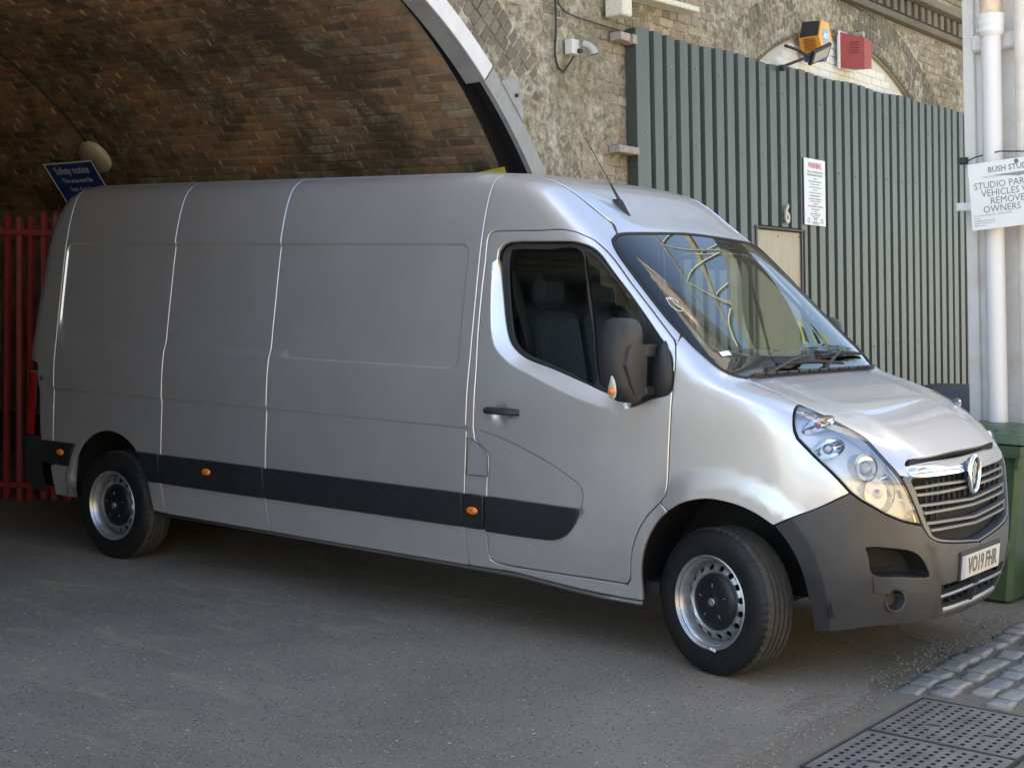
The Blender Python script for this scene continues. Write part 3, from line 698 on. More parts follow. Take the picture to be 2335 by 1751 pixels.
# rear doors (never seen from the front, closes the body)
rd = [onsurf(-5.8, y, z, (-1, 0, 0)) for y, z in ((-.80, .62), (-.86, 1.2), (-.84, 1.7), (-.80, 2.1), (-.70, 2.28), (-.4, 2.32), (0, 2.33))]
for s in (1, -1):
    L = [p*np.array([1, s, 1]) for p in rd]+[onsurf(-5.8, 0, .62, (-1, 0, 0))]
    L[-2] = L[-2]+np.array([0, -.0*s, 0])
    dd = panel('rear_door', van, M['paint'], loop(*[line(a, b) for a, b in zip(L, L[1:]+L[:1])]), (-1, 0, 0), step=.08)
# windscreen: glass, black printed border, seal
wl = pt('wsLow'); wsd = pt('wsSide')
wsh = loop(WT[::-1], catmull([pt('wsTop')[0]]+list(wsd))[0:], catmull(wl)[1:], [np.array([.016, -y, 1.378]) for y in (.6, .45, .3, .15, 0)])
WS = loop(sym(wsh)); DW = (.7, 0, .72)
gw = panel('windscreen', van, M['glass'], WS, DW, off=.001, gap=.012, depth=0, step=.06)
wi = pt('wsInner')
wih = loop([onsurf(-.68, -y, 2.06, (1, 0, .7)) for y in (0, .25, .5, .70)], catmull(wi[:5])[0:], catmull(wi[4:7])[1:], catmull([wi[6], wi[7], wi[7]*np.array([1, 0, 1])])[1:])
fm = simple('screen_frit', (.01, .011, .014), .5)
fb = panel('windscreen_border', van, fm, WS, DW, off=-.004, gap=.008, holes=[loop(sym(wih))], depth=.01, step=.06)
sl_ = MB(); sl_.tube([p+g*.0 for p, g in zip(WS, grad(np.array(WS)))], .009, 6, closed=True); sl_.obj('windscreen_seal', M['rubber'], van, True)
# sticker and chalk ring on the screen
st = pt('sticker'); 
o = panel('screen_sticker', van, M['white'], loop(line(st[1], st[1]+np.array([-.0, .085, 0])), line(st[1]+np.array([-.02, .085, .02]), st[1]+np.array([-.02, 0, .02]))), DW, off=.004, gap=0, depth=0, step=.03)
e1 = np.array([0, 1., 0]); e2 = np.array([-.72, 0, .7]); c0 = st[0]
chalk = MB(); chalk.tube([c0+np.array([.006, 0, .006])+e1*(.05*math.cos(a))+e2*(.045*math.sin(a)) for a in np.linspace(.3, 5.9, 30)], .0016, 4)
chalk.tube([c0+np.array([.007, 0, .007])+e1*x+e2*y for x, y in ((-.05, .03), (-.03, .045), (-.01, .03), (.0, .05), (.0, .0), (.015, -.02))], .0016, 4)
chalk.obj('chalk_mark', M['whiteink'], van)
# scuttle panel under the screen
sc_ = MB()
for i in range(12):
    y = -.66+i*.12
    sc_.box((.012, y, 1.387), (.05, .10, .012), .004, Matrix.Rotation(-.45, 3, 'Y'))
sc_.obj('scuttle_grille', M['black_plastic'], van)
# wipers
wp = pt('wip'); up = np.array([.012, 0, .018])
def wiper(piv, joint, b0, b1):
    m = MB(); m.tube([piv+up*.6, piv*.5+joint*.5+up*2.2, joint+up*1.6], [.011, .008, .006], 6)
    m.lathe([(0, .03), (.014, .026), (.016, 0)], 10, 'z', tuple(piv)); w = m.obj('wiper_arm', M['black_plastic'], van, True, 40)
    n = MB(); mid = (b0+b1)/2; n.tube([b0+up*.9, mid*.5+b0*.5+up*1.3, mid+up*1.6, mid*.5+b1*.5+up*1.3, b1+up*.9], [.007, .010, .012, .010, .007], 6); n.obj('wiper_blade', M['rubber'], w, True, 40)
wiper(wp[4], wp[6], wp[0], wp[3])
yb = wp[8]
pv2 = np.array([.0, .14, 1.395]); j2 = onsurf(-.07, .48, 1.47, (.7, 0, .7)); q0 = onsurf(-.045, .18, 1.45, (.7, 0, .7)); q1 = onsurf(-.06, .80, 1.46, (.7, 0, .7))
wiper(pv2, j2, q0, q1)
# headlamps
lampL = loop(catmull(pt('lampRear')), catmull(pt('lampBot'))[1:], catmull(pt('lampFront'))[::-1][1:], catmull(pt('lampTop'))[::-1][1:])
DL = (.75, -.75, .35)
hl = thing('headlamp', None, None); hl.parent = van
h1 = panel('lamp_lens', hl, M['lens'], lampL, DL, off=0, gap=.010, depth=0, step=.035)
h2 = panel('lamp_seal', hl, M['black_plastic'], lampL, DL, off=-.001, gap=.003, holes=[list(np.array(lampL)*1.0)] if False else [], depth=0, step=.5) if False else None
DLn, L1, L2 = basis(DL)
l2d = np.array([[p@L1, p@L2] for p in lampL])
def ring_panel(name, parent, mat, Lp, D, g0, g1, off=0, depth=.012, step=.03, bev=.003):
    Dn, a, b = basis(D); o2 = np.array([[p@a, p@b] for p in Lp]); i2 = offs(o2, g1); P = cast(i2, Dn, a, b); ok = ~np.isnan(P[:, 0]); return panel(name, parent, mat, Lp, D, off=off, gap=g0, holes=[[p for p in P[ok]]], depth=depth, step=step, bev=bev)
ring_panel('lamp_surround', hl, M['black_plastic'], lampL, DL, .003, .011, off=-.001, depth=.03)
bk = panel('lamp_housing', hl, M['lamp_house'], lampL, DL, off=-.05, gap=.012, depth=0, step=.04, disp=lambda P: -.012*np.sin(P[:, 2]*40)*0)
ring_panel('lamp_inner_rim', hl, M['lamp_silver'], lampL, DL, .010, .026, off=-.012, depth=.04)
rays = {'ind': (.0, 0)}
def lampspot(px3, off=-.03):
    return np.array(px3)+np.array(DLn)*off
LS = T['lampspots']
hd_dir = Vector((.86, -.42, .12)).normalized()
def disc_frame(dirv):
    z = Vector(dirv).normalized(); x = z.cross(Vector((0, 0, 1))).normalized(); y = z.cross(x); return Matrix((x, y, z)).transposed()
def bowl(name, c, dirv, rx, ry, depth, mat, parent, tilt=0, n=28):
    A = disc_frame(dirv) @ Matrix.Rotation(tilt, 3, 'Z'); V = []; F = []
    rings = [(1.0, .006), (.96, 0), (.85, -.25), (.6, -.62), (.3, -.92), (.05, -1)]
    for r, h in rings:
        for k in range(n):
            a = 2*math.pi*k/n; V.append(Vector(c)+A @ Vector((rx*r*math.cos(a), ry*r*math.sin(a), h*depth if h < 0 else h)))
    for i in range(len(rings)-1):
        for k in range(n): l = (k+1) % n; F.append((i*n+k, i*n+l, (i+1)*n+l, (i+1)*n+k))
    F.append(tuple((len(rings)-1)*n+k for k in range(n)))
    return mesh(name, V, F, mat, parent, True, sharp=50)
def ball(name, c, r, mat, parent, sq=(1, 1, 1), n=16):
    m = MB(); m.lathe([(r*math.sin(a), -r*math.cos(a)*sq[1]) for a in np.linspace(0.02, math.pi-.02, n//2+1)], n, 'y', tuple(c)); return m.obj(name, mat, parent, True)
sideN = Vector((.72, -.66, .22))
bowl('indicator_reflector', LS[0]+DLn*-.022, (.62, -.70, .34), .085, .033, .03, M['lamp_silver'], hl, .42)
ball('indicator_bulb', LS[0]+DLn*-.020, .017, M['orange'], hl)
bowl('side_reflector', LS[1]+DLn*-.024, (.70, -.66, .26), .082, .046, .035, M['lamp_silver'], hl, .30)
ball('side_bulb', LS[1]+DLn*-.018, .024, M['lens'], hl)
bb = MB(); c3 = LS[2]+DLn*-.035
A_ = disc_frame((.86, -.46, .10))
tubeP = [Vector(c3)+A_ @ Vector((0, 0, h)) for h in (-.05, .02)]
bb.tube(tubeP, .062, 28); bb.obj('projector_shroud', M['lamp_house'], hl, True, 40)
bowl('projector_bowl', Vector(c3)+A_ @ Vector((0, 0, .022)), (.86, -.46, .10), .060, .060, .022, M['slat'], hl)
ball('projector_lens', Vector(c3)+A_ @ Vector((0, 0, .004)), .040, M['lens'], hl)
bowl('main_reflector', LS[3]+DLn*-.030, (.84, -.50, .10), .082, .092, .07, M['lamp_silver'], hl)
ball('main_bulb', LS[3]+DLn*-.045, .022, M['lamp_house'], hl)
hl2 = hl.copy(); COL.objects.link(hl2); hl2.scale = (1, -1, 1); hl2.parent = van
for ch in hl.children:
    k = ch.copy(); COL.objects.link(k); k.parent = hl2
# grille
gin = pt('grIn'); gout = pt('grOut')
def vee(L, zc): L = [np.array(p) for p in L]; return L
gi = loop([np.array([.765, 0, .955]), np.array([.77, -.3, .955]), np.array([.775, -.615, .957])], catmull(gin[:5]), catmull(gin[4:])[1:-1], [np.array([.884, 0, .6265])])
go = loop([np.array([.75, 0, .972]), np.array([.75, -.3, .972]), np.array([.75, -.668, .974])], catmull(gout[:5]), catmull(gout[4:])[1:-1], [np.array([.885, 0, .6095])])
DF = (1, 0, 0)
GI = loop(sym(gi)); GO = loop(sym(go))
def proj_on(L, D=DF): return [onsurf(p[0], p[1], p[2], D) for p in L]
gs = panel('grille_surround', van, M['satin_grey'], proj_on(GO), DF, off=.004, gap=.003, holes=[proj_on(GI)], depth=.05, step=.04, bev=.004)
gb = panel('grille_back', van, M['dark'], proj_on(GO), DF, off=-.055, gap=.004, depth=0, step=.08)
for i in range(3):
    s = pt('slat%d' % i)
    def bar(P0, P1, P2, w, dep=.03, m=None):
        pts = [P0*(1-t)+P1*t if t <= 1 else P1*(2-t)+P2*(t-1) for t in np.linspace(0, 2, 9)]
        pts = pts+[p*np.array([1, -1, 1]) for p in pts[::-1][1:]]
        for a, b in zip(pts, pts[1:]):
            a = onsurf(a[0], a[1], a[2], DF); b = onsurf(b[0], b[1], b[2], DF)
            V = []
            for p in (a, b):
                for dx, dz in ((.0, w/2), (.0, -w/2), (-dep, -w/2), (-dep, w/2)): V.append((p[0]+dx-.008, p[1], p[2]+dz))
            m.add(V, [(0, 4, 5, 1), (1, 5, 6, 2), (3, 7, 4, 0), (0, 1, 2, 3), (7, 6, 5, 4)])
    m = MB(); zc = lambda P: np.array([P[0], 0, P[2]])
    dzv = (-.002, -.004, -.006)[i]
    bar(s[0], s[1], zc(s[2]), .012, .03, m); bar(s[3], s[4], zc(s[5]), .012, .03, m)
    for sg in (1, -1):
        a, b = s[0]*np.array([1, sg, 1]), s[3]*np.array([1, sg, 1]); a = onsurf(*a, DF); b = onsurf(*b, DF)
        m.tube([a+np.array([-.014, 0, 0]), b+np.array([-.014, 0, 0])], .006, 6)
    m.obj('grille_slat', M['slat'], van)
for y in np.linspace(-.5, .5, 15): mm = MB(); mm.box((.80, y, .79), (.012, .008, .30)); mm.obj('grille_rib', M['black_plastic'], van)
# chrome bar
bt = pt('barTop'); bb_ = pt('barBot')
def barsec(y):
    y = abs(y); f = lambda L, k: np.interp(y, [abs(p[1]) for p in L][::-1], [p[k] for p in L][::-1])
    return f(bt, 2), f(bb_, 2)
V = []; F = []; ys = np.concatenate([np.linspace(-.622, .622, 61)]); prof = [(-.03, 0), (.004, .02), (.014, .14), (.017, .45), (.016, .55), (.012, .62), (.013, .66), (.010, .92), (.0, 1.0), (-.03, 1.0)]
for y in ys:
    zt, zb = barsec(y); e = max(0, (abs(y)-.59)/.032); zt2 = zt-.012*e; zb2 = zb+.008*e
    for dx, t in prof:
        zz = zt2*(1-t)+zb2*t; p = onsurf(.8, y, zz, DF); V.append((p[0]+dx*(1-.6*e), y, zz))
k = len(prof)
for i in range(len(ys)-1):
    for j in range(k-1): F.append((i*k+j, i*k+j+1, (i+1)*k+j+1, (i+1)*k+j))
F.append(tuple(range(k))); F.append(tuple(range((len(ys)-1)*k, len(ys)*k))[::-1])
cb = fixn(mesh('chrome_bar', V, F, M['chrome'], van, True, sharp=50))
gp = MB(); gp.box((.715, 0, 1.028), (.06, 1.14, .026)); gp.obj('bonnet_gap', M['dark'], van)
# round badge: chrome shield ring with a raised winged-beast figure
bd = thing('badge', None, None, loc=(.842, 0, .942), rot=(0, 0, 0)); bd.parent = van
bm_ = MB(); R0 = .066
pts = [(0, R0*1.0*math.sin(a)*1.0, R0*1.22*math.cos(a)-(.012 if math.cos(a) < -.7 else 0)) for a in np.linspace(0, 2*math.pi, 40)[:-1]]
bm_.tube([(0.008, y, z) for _, y, z in pts], .012, 8, closed=True); bm_.obj('badge_ring', M['chrome'], bd, True)
b2 = MB(); b2.prism([(y*.9, z*.9) for _, y, z in pts], 0, -.02, .0); b2.obj('badge_field', simple('badge_dark', (.10, .11, .13), .3, .6), bd)
gr = [(-.004, -.060), (.012, -.050), (.022, -.032), (.012, -.024), (.020, -.008), (.030, .004), (.026, .022), (.034, .040), (.018, .046), (.010, .058), (-.004, .052), (-.016, .040), (-.010, .030), (-.024, .020), (-.030, .004), (-.018, .004), (-.022, -.014), (-.034, -.024), (-.020, -.030), (-.026, -.046), (-.012, -.042)]
b3 = MB(); b3.prism([(y*1.05, z) for y, z in gr], 0, .0, .009); b3.obj('badge_figure', M['chrome'], bd)
# front bumper
be = pt('bumpEdge'); bbm = pt('bumpBot'); bj = pt('bumpJoint')
inL = loop(catmull(pt('intake'), True)); ipL = loop(*[line(a, b) for a, b in zip(pt('intakePanel'), pt('intakePanel')[1:]+pt('intakePanel')[:1])])
lg = pt('lowGr')
zl = .318
low = loop([np.array([.85, 0, .462]), np.array([.85, -.22, .462])], [np.array([.86, -.425, .462])], [lg[1]], [np.array([.845, -.37, .345]), np.array([.845, -.33, zl+.006])], [np.array([.847, -.16, zl]), np.array([.847, 0, zl])])
bh = loop([ctr(.605)], [p for p in catmull(gout[4:])[::-1][1:]], catmull(gout[3:5])[::-1][1:], [pt('lampBot')[-1]], catmull(pt('lampBot'))[::-1][1:], catmull(bj)[::-1][1:], catmull(be)[1:], catmull(bbm)[1:-1], [ctr(.268)])
bh = [p if p[1] < 0 else np.array([p[0], 0, p[2]]) for p in bh]
BH = []
for p in bh:
    if not BH or np.linalg.norm(BH[-1]-p) > .004: BH.append(p)
BH = [p if abs(p[1]) > 1e-6 else p+np.array([0, .004, 0]) for p in BH]
lowh = [p for p in low]
fogc = pt('fog')[0]; fogD = np.array([.88, -.45, 0.0])
def circ3(c, r, D, n=22):
    Dn, a, b = basis(D); return [c+a*r*math.cos(t)+b*r*math.sin(t) for t in np.linspace(0, 2*math.pi, n, endpoint=False)]
fogL = circ3(fogc, .050, (.8, -.6, 0))
def disp_bump(P):
    X, Y, Z = P.T; Y = np.abs(Y); h = np.zeros(len(P))
    rr = np.hypot(X-.01, Z-.33)
    
    # centre section stands forward of the corners
    edge = np.interp(Z, [.30, .456, .51, .57, .634, .685, .75], [.42, .436, .469, .502, .527, .56, .575])
    h += .008*(1-sstep((Y-edge+.03)/.06))*(1-sstep((Z-.66)/.08))
    # number plate pad
    return h
zA = proj_on([np.array([.87, y, z]) for y, z in ((-.275, .455), (-.275, .592), (.275, .592), (.275, .455))])
DB = (1, -.95, .1)
def halfclip(L): return [np.array([p[0], min(p[1], -.0), p[2]]) for p in L]
plateH = [np.array([.884, -.0, .462])] 
bump = panel('front_bumper', van, M['grey_plastic'], BH, DB, disp=disp_bump, gap=.0012, holes=[inL, fogL, [onsurf(p[0], min(p[1], -.012), p[2], DF) for p in loop(*[line(a, b) for a, b in zip(lowh, lowh[1:]+lowh[:1])])]], step=.03, depth=.02)
far_copy(bump, van)
flare = panel('arch_flare', van, M['black_plastic'], loop(catmull(pt('bumpEdge')), [pt('bumpDark')[-1]], catmull(pt('bumpDark'))[::-1][1:]), (.3, -1, 0), off=.006, disp=disp_bump, gap=.001, depth=.008, step=.03)
far_copy(flare, van)
ir = MB()
for L, dz in ((inL, .09),):
    c = sum(L)/len(L); n = len(L); inn = np.array([-.95, .35, 0])*dz
    V = [p for p in L]+[c+(p-c)*.85+inn for p in L]; F = [(i, (i+1) % n, (i+1) % n+n, i+n) for i in range(n)]+[tuple(range(n, 2*n))]
    ir.add(V, F)
ii = ir.obj('bumper_intake', M['dark'], van); far_copy(ii, van)
ip = panel('intake_blank', van, M['grey_plastic'], ipL, (.8, -.6, 0), off=.007, disp=disp_bump, gap=.003, depth=.008, step=.05, holes=[fogL]); far_copy(ip, van)
fl_ = MB(); fr2 = circ3(fogc, .050, (.8, -.6, 0)); fb2 = circ3(fogc+np.array([-.055, .02, 0]), .046, (.8, -.6, 0)); n = len(fr2)
fl_.add(fr2+fb2, [(i, (i+1) % n, (i+1) % n+n, i+n) for i in range(n)]+[tuple(range(n, 2*n))]); fo_ = fl_.obj('fog_lamp_recess', M['grey_plastic'], van, True, 40); far_copy(fo_, van)
ft = MB(); ft.tube([p+np.array([.001, -.004, 0]) for p in fr2], .005, 6, closed=True); o = ft.obj('fog_lamp_rim', M['grey_plastic'], van, True); far_copy(o, van)
# lower grille
lgb = MB(); lgb.prism([(-.42, .30), (.42, .30), (.42, .47), (-.42, .47)], 0, .76, .775); lgb.obj('lower_grille_back', M['dark'], van)
def lbar(z, w, dx, name, hw, mat, vz=0, fwd=.0):
    m = MB(); ys = np.linspace(-hw, hw, 25); V = []
    for y in ys:
        zz = z+vz*(1-abs(y)/hw); p = onsurf(.85, y, zz, DF)
        V += [(p[0]+fwd, y, zz+w/2), (p[0]+fwd+.004, y, zz), (p[0]+fwd, y, zz-w/2), (p[0]-dx, y, zz-w/2), (p[0]-dx, y, zz+w/2)]
    F = []
    for i in range(24):
        for j in range(5): a, b = i*5+j, i*5+(j+1) % 5; F.append((a, b, b+5, a+5))
    F += [tuple(range(5)), tuple(range(120, 125))[::-1]]
    m.add(V, F); return fixn(m.obj(name, mat, van, False))
lbar(.404, .016, .05, 'lower_grille_bar', .418, M['slat'], .004, .004)
lbar(.330, .026, .05, 'lower_grille_lip', .355, M['slat'], -.010, .008)
for y in np.linspace(-.36, .36, 9): lr = MB(); lr.box((.80, y, .39), (.04, .006, .13)); lr.obj('lower_grille_rib', M['black_plastic'], van)
# number plate
plate = thing('number_plate', None, None, loc=(.902, -.004, .520), rot=(0, .035, 0)); plate.parent = van
pb = MB(); pb.box((0, 0, 0), (.006, .52, .111), .002); pb.obj('plate_board', M['plate'], plate)
ps = MB(); ps.box((.0035, -.240, 0), (.001, .038, .109)); ps.obj('plate_strip', simple('plate_blue_strip', (.42, .45, .66), .4), plate)
pr = MB(); pr.box((-.012, 0, .006), (.02, .545, .135), .004); pr.obj('plate_holder', M['black_plastic'], plate)
def text(name, body, size, mat, parent, loc, rot, depth=.0006, align='CENTER', bold=0.0, sx=1.0, shear=0):
    cu = bpy.data.curves.new(name, 'FONT'); cu.body = body; cu.size = size; cu.align_x = align; cu.align_y = 'CENTER'; cu.extrude = depth; cu.offset = bold; cu.resolution_u = 2; cu.shear = shear
    tmp = bpy.data.objects.new('tmp', cu); COL.objects.link(tmp); bpy.context.view_layer.update()
    m = bpy.data.meshes.new_from_object(tmp.evaluated_get(bpy.context.evaluated_depsgraph_get())); bpy.data.objects.remove(tmp); bpy.data.curves.remove(cu)
    m.materials.clear(); m.materials.append(mat); m.name = name
    o = bpy.data.objects.new(name, m); COL.objects.link(o); o.location = loc; o.rotation_euler = rot; o.scale = (sx, 1, 1)
    if parent: o.parent = parent
    return o
RX = (R_(90), 0, R_(90))     # text facing +x
text('plate_text', 'VO19 FHR', .108, simple('plate_ink', (.10, .10, .11), .4), plate, (.0042, .016, -.002), RX, .0005, bold=.0022, sx=.82)
# mirrors
def mirror():
    r = thing('door_mirror', None, None); r.parent = van
    m = MB(); V = []; F = []
    # sections: height, centre x, centre y, half x, half y
    S = [(1.252, -.420, -1.105, .02, .04), (1.260, -.422, -1.110, .042, .068), (1.285, -.428, -1.118, .060, .092), (1.34, -.440, -1.130, .072, .106), (1.42, -.448, -1.136, .080, .112), (1.50, -.452, -1.138, .082, .112), (1.57, -.452, -1.134, .080, .106), (1.61, -.454, -1.130, .072, .096), (1.634, -.456, -1.126, .058, .080), (1.646, -.458, -1.122, .034, .052)]
    n = 28
    for z, cx, cy, hx, hy in S:
        for k in range(n):
            a = 2*math.pi*k/n; ca, sa = math.cos(a), math.sin(a); e = .62
            V.append((cx+hx*math.copysign(abs(ca)**e, ca), cy+hy*math.copysign(abs(sa)**e, sa), z))
    for i in range(len(S)-1):
        for k in range(n): l = (k+1) % n; F.append((i*n+k, i*n+l, (i+1)*n+l, (i+1)*n+k))
    F.append(tuple(range(n))[::-1]); F.append(tuple((len(S)-1)*n+k for k in range(n)))
    o = fixn(mesh('mirror_shell', V, F, M['black_plastic'], r, True, sharp=60))
    # arm cover plate on the front of the shell, with two arms to the base
    m = MB(); poly = [(-1.045, 1.525), (-1.185, 1.525), (-1.208, 1.50), (-1.228, 1.43), (-1.18, 1.34), (-1.145, 1.292), (-1.12, 1.284), (-1.045, 1.284)]
    m.prism([(y, z) for y, z in poly], 0, -.385, -.362); m.obj('mirror_arm_cover', simple('mirror_arm_plastic', (.035, .034, .034), .55, 0, .2, 6, .2, bsc=300), r)
    m = MB(); m.box((-.372, -1.005, 1.495), (.036, .11, .060), .008); m.obj('mirror_arm', M['black_plastic'], r); m = MB(); m.box((-.372, -1.01, 1.306), (.036, .10, .044), .008); m.obj('mirror_arm', M['black_plastic'], r)
    # base triangle bulge
    m = MB(); V = []; F = []; n = 18; ctrp = np.array([-.325, -.975, 1.40])
    rings = [(.0, .0), (.45, .012), (.8, .022), (1.0, .050)]
    for rr, dd in rings[1:]:
        for k in range(n):
            a = 2*math.pi*k/n; e_ = 1-.30*math.sin(a); V.append((ctrp[0]+.066*e_*rr*math.cos(a), -1.000+dd, ctrp[2]+.150*rr*math.sin(a)))
    V.append((ctrp[0], -.992, ctrp[2])); c = len(V)-1
    for k in range(n):
        l = (k+1) % n; F += [(c, k, l), (k, n+k, n+l, l), (n+k, 2*n+k, 2*n+l, n+l)]
    fixn(mesh('mirror_base', V, F, M['black_plastic'], r, True))
    # indicator
    m = MB(); V = []; F = []; n = 16
    cI = np.array([-.458, -1.232, 1.330]); prof = [(1, 0), (.85, .008), (.5, .013)]
    for rr, dd in prof:
        for k in range(n):
            a = 2*math.pi*k/n; w = .036*(1-.35*math.sin(a)); u = w*rr*math.cos(a); v = .062*rr*math.sin(a)
            V.append((cI[0]+u*.8+dd*.4+.02, cI[1]-u*.25-dd+.004-v*.10, cI[2]+v))
    for i in range(2):
        for k in range(n): l = (k+1) % n; F.append((i*n+k, i*n+l, (i+1)*n+l, (i+1)*n+k))
    F.append(tuple(2*n+k for k in range(n)))
    o = fixn(mesh('mirror_indicator', V, F, M['white_lens'], r, True))
    ball('indicator_amber', (cI[0]+.028, cI[1]-.008, cI[2]-.020), .018, M['orange'], r)
    return r
mr = mirror()
mr2 = mr.copy(); COL.objects.link(mr2); mr2.scale = (1, -1, 1); mr2.parent = van
for ch in mr.children:
    k = ch.copy(); COL.objects.link(k); k.parent = mr2
# door handle
hb = MB()
pts = [side(x, 1.150-(x+1.34)*.0) for x in (-1.335, -1.31, -1.25, -1.18, -1.155)]
hbv = [np.array([x, -1.0-d, 1.150]) for x, d in ((-1.345, -.004), (-1.325, .016), (-1.25, .022), (-1.17, .018), (-1.135, -.004))]
hb.tube(hbv, [.019, .022, .022, .022, .019], 10, r2=.014); hh = hb.obj('door_handle', M['black_plastic'], van, True, 60)
hh2 = far_copy(hh, van)
# black side mouldings
def mould(name, L, off=.016):
    o = panel(name, van, M['moulding'], L, DS, off=off, gap=.0015, depth=.02, step=.06, bev=.006); far_copy(o, van); return o
mt = lambda x: .716-(x+1.5)*-.004; mbz = lambda x: .530
def strip(x0, x1): return loop(line(side(x0, mbz(x0)), side(x1, mbz(x1)), .06), line(side(x1, .712), side(x0, .712), .06))
ma = pt('mouldA')
mould('side_moulding', loop(line(side(-1.325, .712), ma[3])[:-1], catmull(ma[3:5])[:-1], catmull(ma[4:-2])[:], line(ma[-3], side(-1.325, .530))[1:]))
mould('side_moulding', strip(S3, -1.330)); mould('side_moulding', strip(S2, S3)); mould('side_moulding', strip(S1, S2))
mould('side_moulding', loop(line(side(-3.955, .53), side(S1, .53)), line(side(S1, .712), side(-4.07, .712)), [side(-4.03, .69), side(-3.985, .63), side(-3.962, .56)]))
mould('side_moulding', loop(line(side(-4.65, .712), side(-5.02, .712)), line(side(-5.0, .56), side(-4.73, .555)), [side(-4.71, .62), side(-4.685, .67)]))
for p in pt('markers'):
    m = MB(); V = []; n = 20
    for rr, dd in ((1, 0), (.85, .007), (.4, .010)):
        for k in range(n):
            a = 2*math.pi*k/n; V.append((p[0]+.037*rr*math.cos(a), p[1]-.018-dd, p[2]+.0205*rr*math.sin(a)))
    F = [(i*n+k, i*n+(k+1) % n, (i+1)*n+(k+1) % n, (i+1)*n+k) for i in range(2) for k in range(n)]+[tuple(2*n+k for k in range(n))]
    o = fixn(mesh('side_marker_lamp', V, F, M['orange'], van, True)); q = MB(); q.box((p[0]+.002, p[1]-.028, p[2]), (.006, .004, .018), .001); q.obj('marker_mark', simple('dark_amber', (.25, .05, .01), .4), o)
    far_copy(o, van)
# tail lamps and rear bumper
tl = [onsurf(-5.5, -.9, z, (-1, -1.3, 0)) for z in np.linspace(.74, 1.30, 10)]
for s in (1, -1):
    m = MB(); V = []; F = []
    zs = np.linspace(.735, 1.15, 14)
    for i, z in enumerate(zs):
        w = .05+.05*(1-(z-.735)/.6)
        for t in np.linspace(0, 1, 6):
            ang = R_(8)+t*R_(62)
            q = onsurf(-5.05-.4*math.sin(ang), -.75-.5*math.cos(ang), z, (-math.sin(ang), -math.cos(ang), 0))
            V.append((q[0]-.006, q[1]*s-.006*s, q[2]))
    for i in range(13):
        for j in range(5): F.append((i*6+j, i*6+j+1, (i+1)*6+j+1, (i+1)*6+j))
    o = fixn(mesh('tail_lamp', V, F, [M['red_lens'], M['white_lens']], van, True, mi=[1 if (z_ > 4 and j_ >= 3) else 0 for z_ in range(13) for j_ in range(5)]))
rbm = MB(); V = []; F = []; zs = [.36, .42, .55, .66, .725, .73]; offz = [.0, .035, .05, .045, .03, .0]
ys = [-1.0, -1.0, -.97, -.8, -.4, 0, .4, .8, .97, 1.0, 1.0]; 
for z, of in zip(zs, offz):
    for i in range(25):
        t = i/24; an = math.pi*t; cx = -5.02; 
        y = -math.cos(an); ex = .38
        yy = math.copysign(abs(math.cos(an))**.25, -math.cos(an))*(float(HW(z))+of*.35); xx = -5.0-(abs(math.sin(an))**.35)*(.275+of)
        V.append((xx, yy, z))
for i in range(5):
    for j in range(24): F.append((i*25+j, i*25+j+1, (i+1)*25+j+1, (i+1)*25+j))
fixn(mesh('rear_bumper', V, F, M['black_plastic'], van, True, sharp=60))
ball('rear_corner_button', (side(-5.02, 1.10)[0], -1.0, 1.115), .016, M['black_plastic'], van)
# wheel wells, floor, underbody
def well(cx, x0, x1, zt, name):
    m = MB(); V = []; F = []; n = 20
    for y in (-.925, -.56):
        for k in range(n+1):
            a = math.pi*k/n; V.append((cx+(x1-x0)/2*math.cos(a), y, .36+(zt-.36)*math.sin(a) if 0 < k < n else .34))
    for k in range(n): F.append((k, k+1, n+2+k, n+1+k))
    F.append(tuple(range(n+1, 2*n+2)))
    return m.add(V, F).obj(name, M['dark'], van)
w1 = well(.04, -.46, .56, .86, 'wheel_well'); w2 = well(-4.335, -4.78, -3.89, .86, 'wheel_well'); far_copy(w1, van); far_copy(w2, van)
lin = MB(); lin.tube([(-4.725, -.985, .36), (-4.728, -.985, .50), (-4.715, -.975, .60), (-4.68, -.97, .68)], [.03, .035, .03, .01], 8, r2=.012); l_ = lin.obj('arch_liner', simple('dusty_liner', (.16, .165, .17), .6, .2, .5, 30, .6), van, True); far_copy(l_, van)
ub = MB(); ub.box((-2.35, 0, .345), (4.0, 1.78, .06)); ub.box((-5.0, 0, .40), (.5, 1.7, .05)); ub.box((.55, 0, .33), (.35, .9, .05)); ub.box((-2.2, 0, .27), (3.6, .9, .12)); ub.box((0, 0, .30), (.14, 1.1, .10)); ub.box((-4.33, 0, .34), (.12, 1.5, .10))
ub.obj('underbody', M['dark'], van)
sl2 = MB(); sl2.tube([np.array([x, -.925, z]) for x, z in ((-.42, .272), (-.65, .272), (-.85, .285), (-1.15, .31), (-2.5, .318), (-3.86, .328))], .016, 6, r2=.012); o = sl2.obj('sill_lip', M['satin_grey'], van, True); far_copy(o, van)
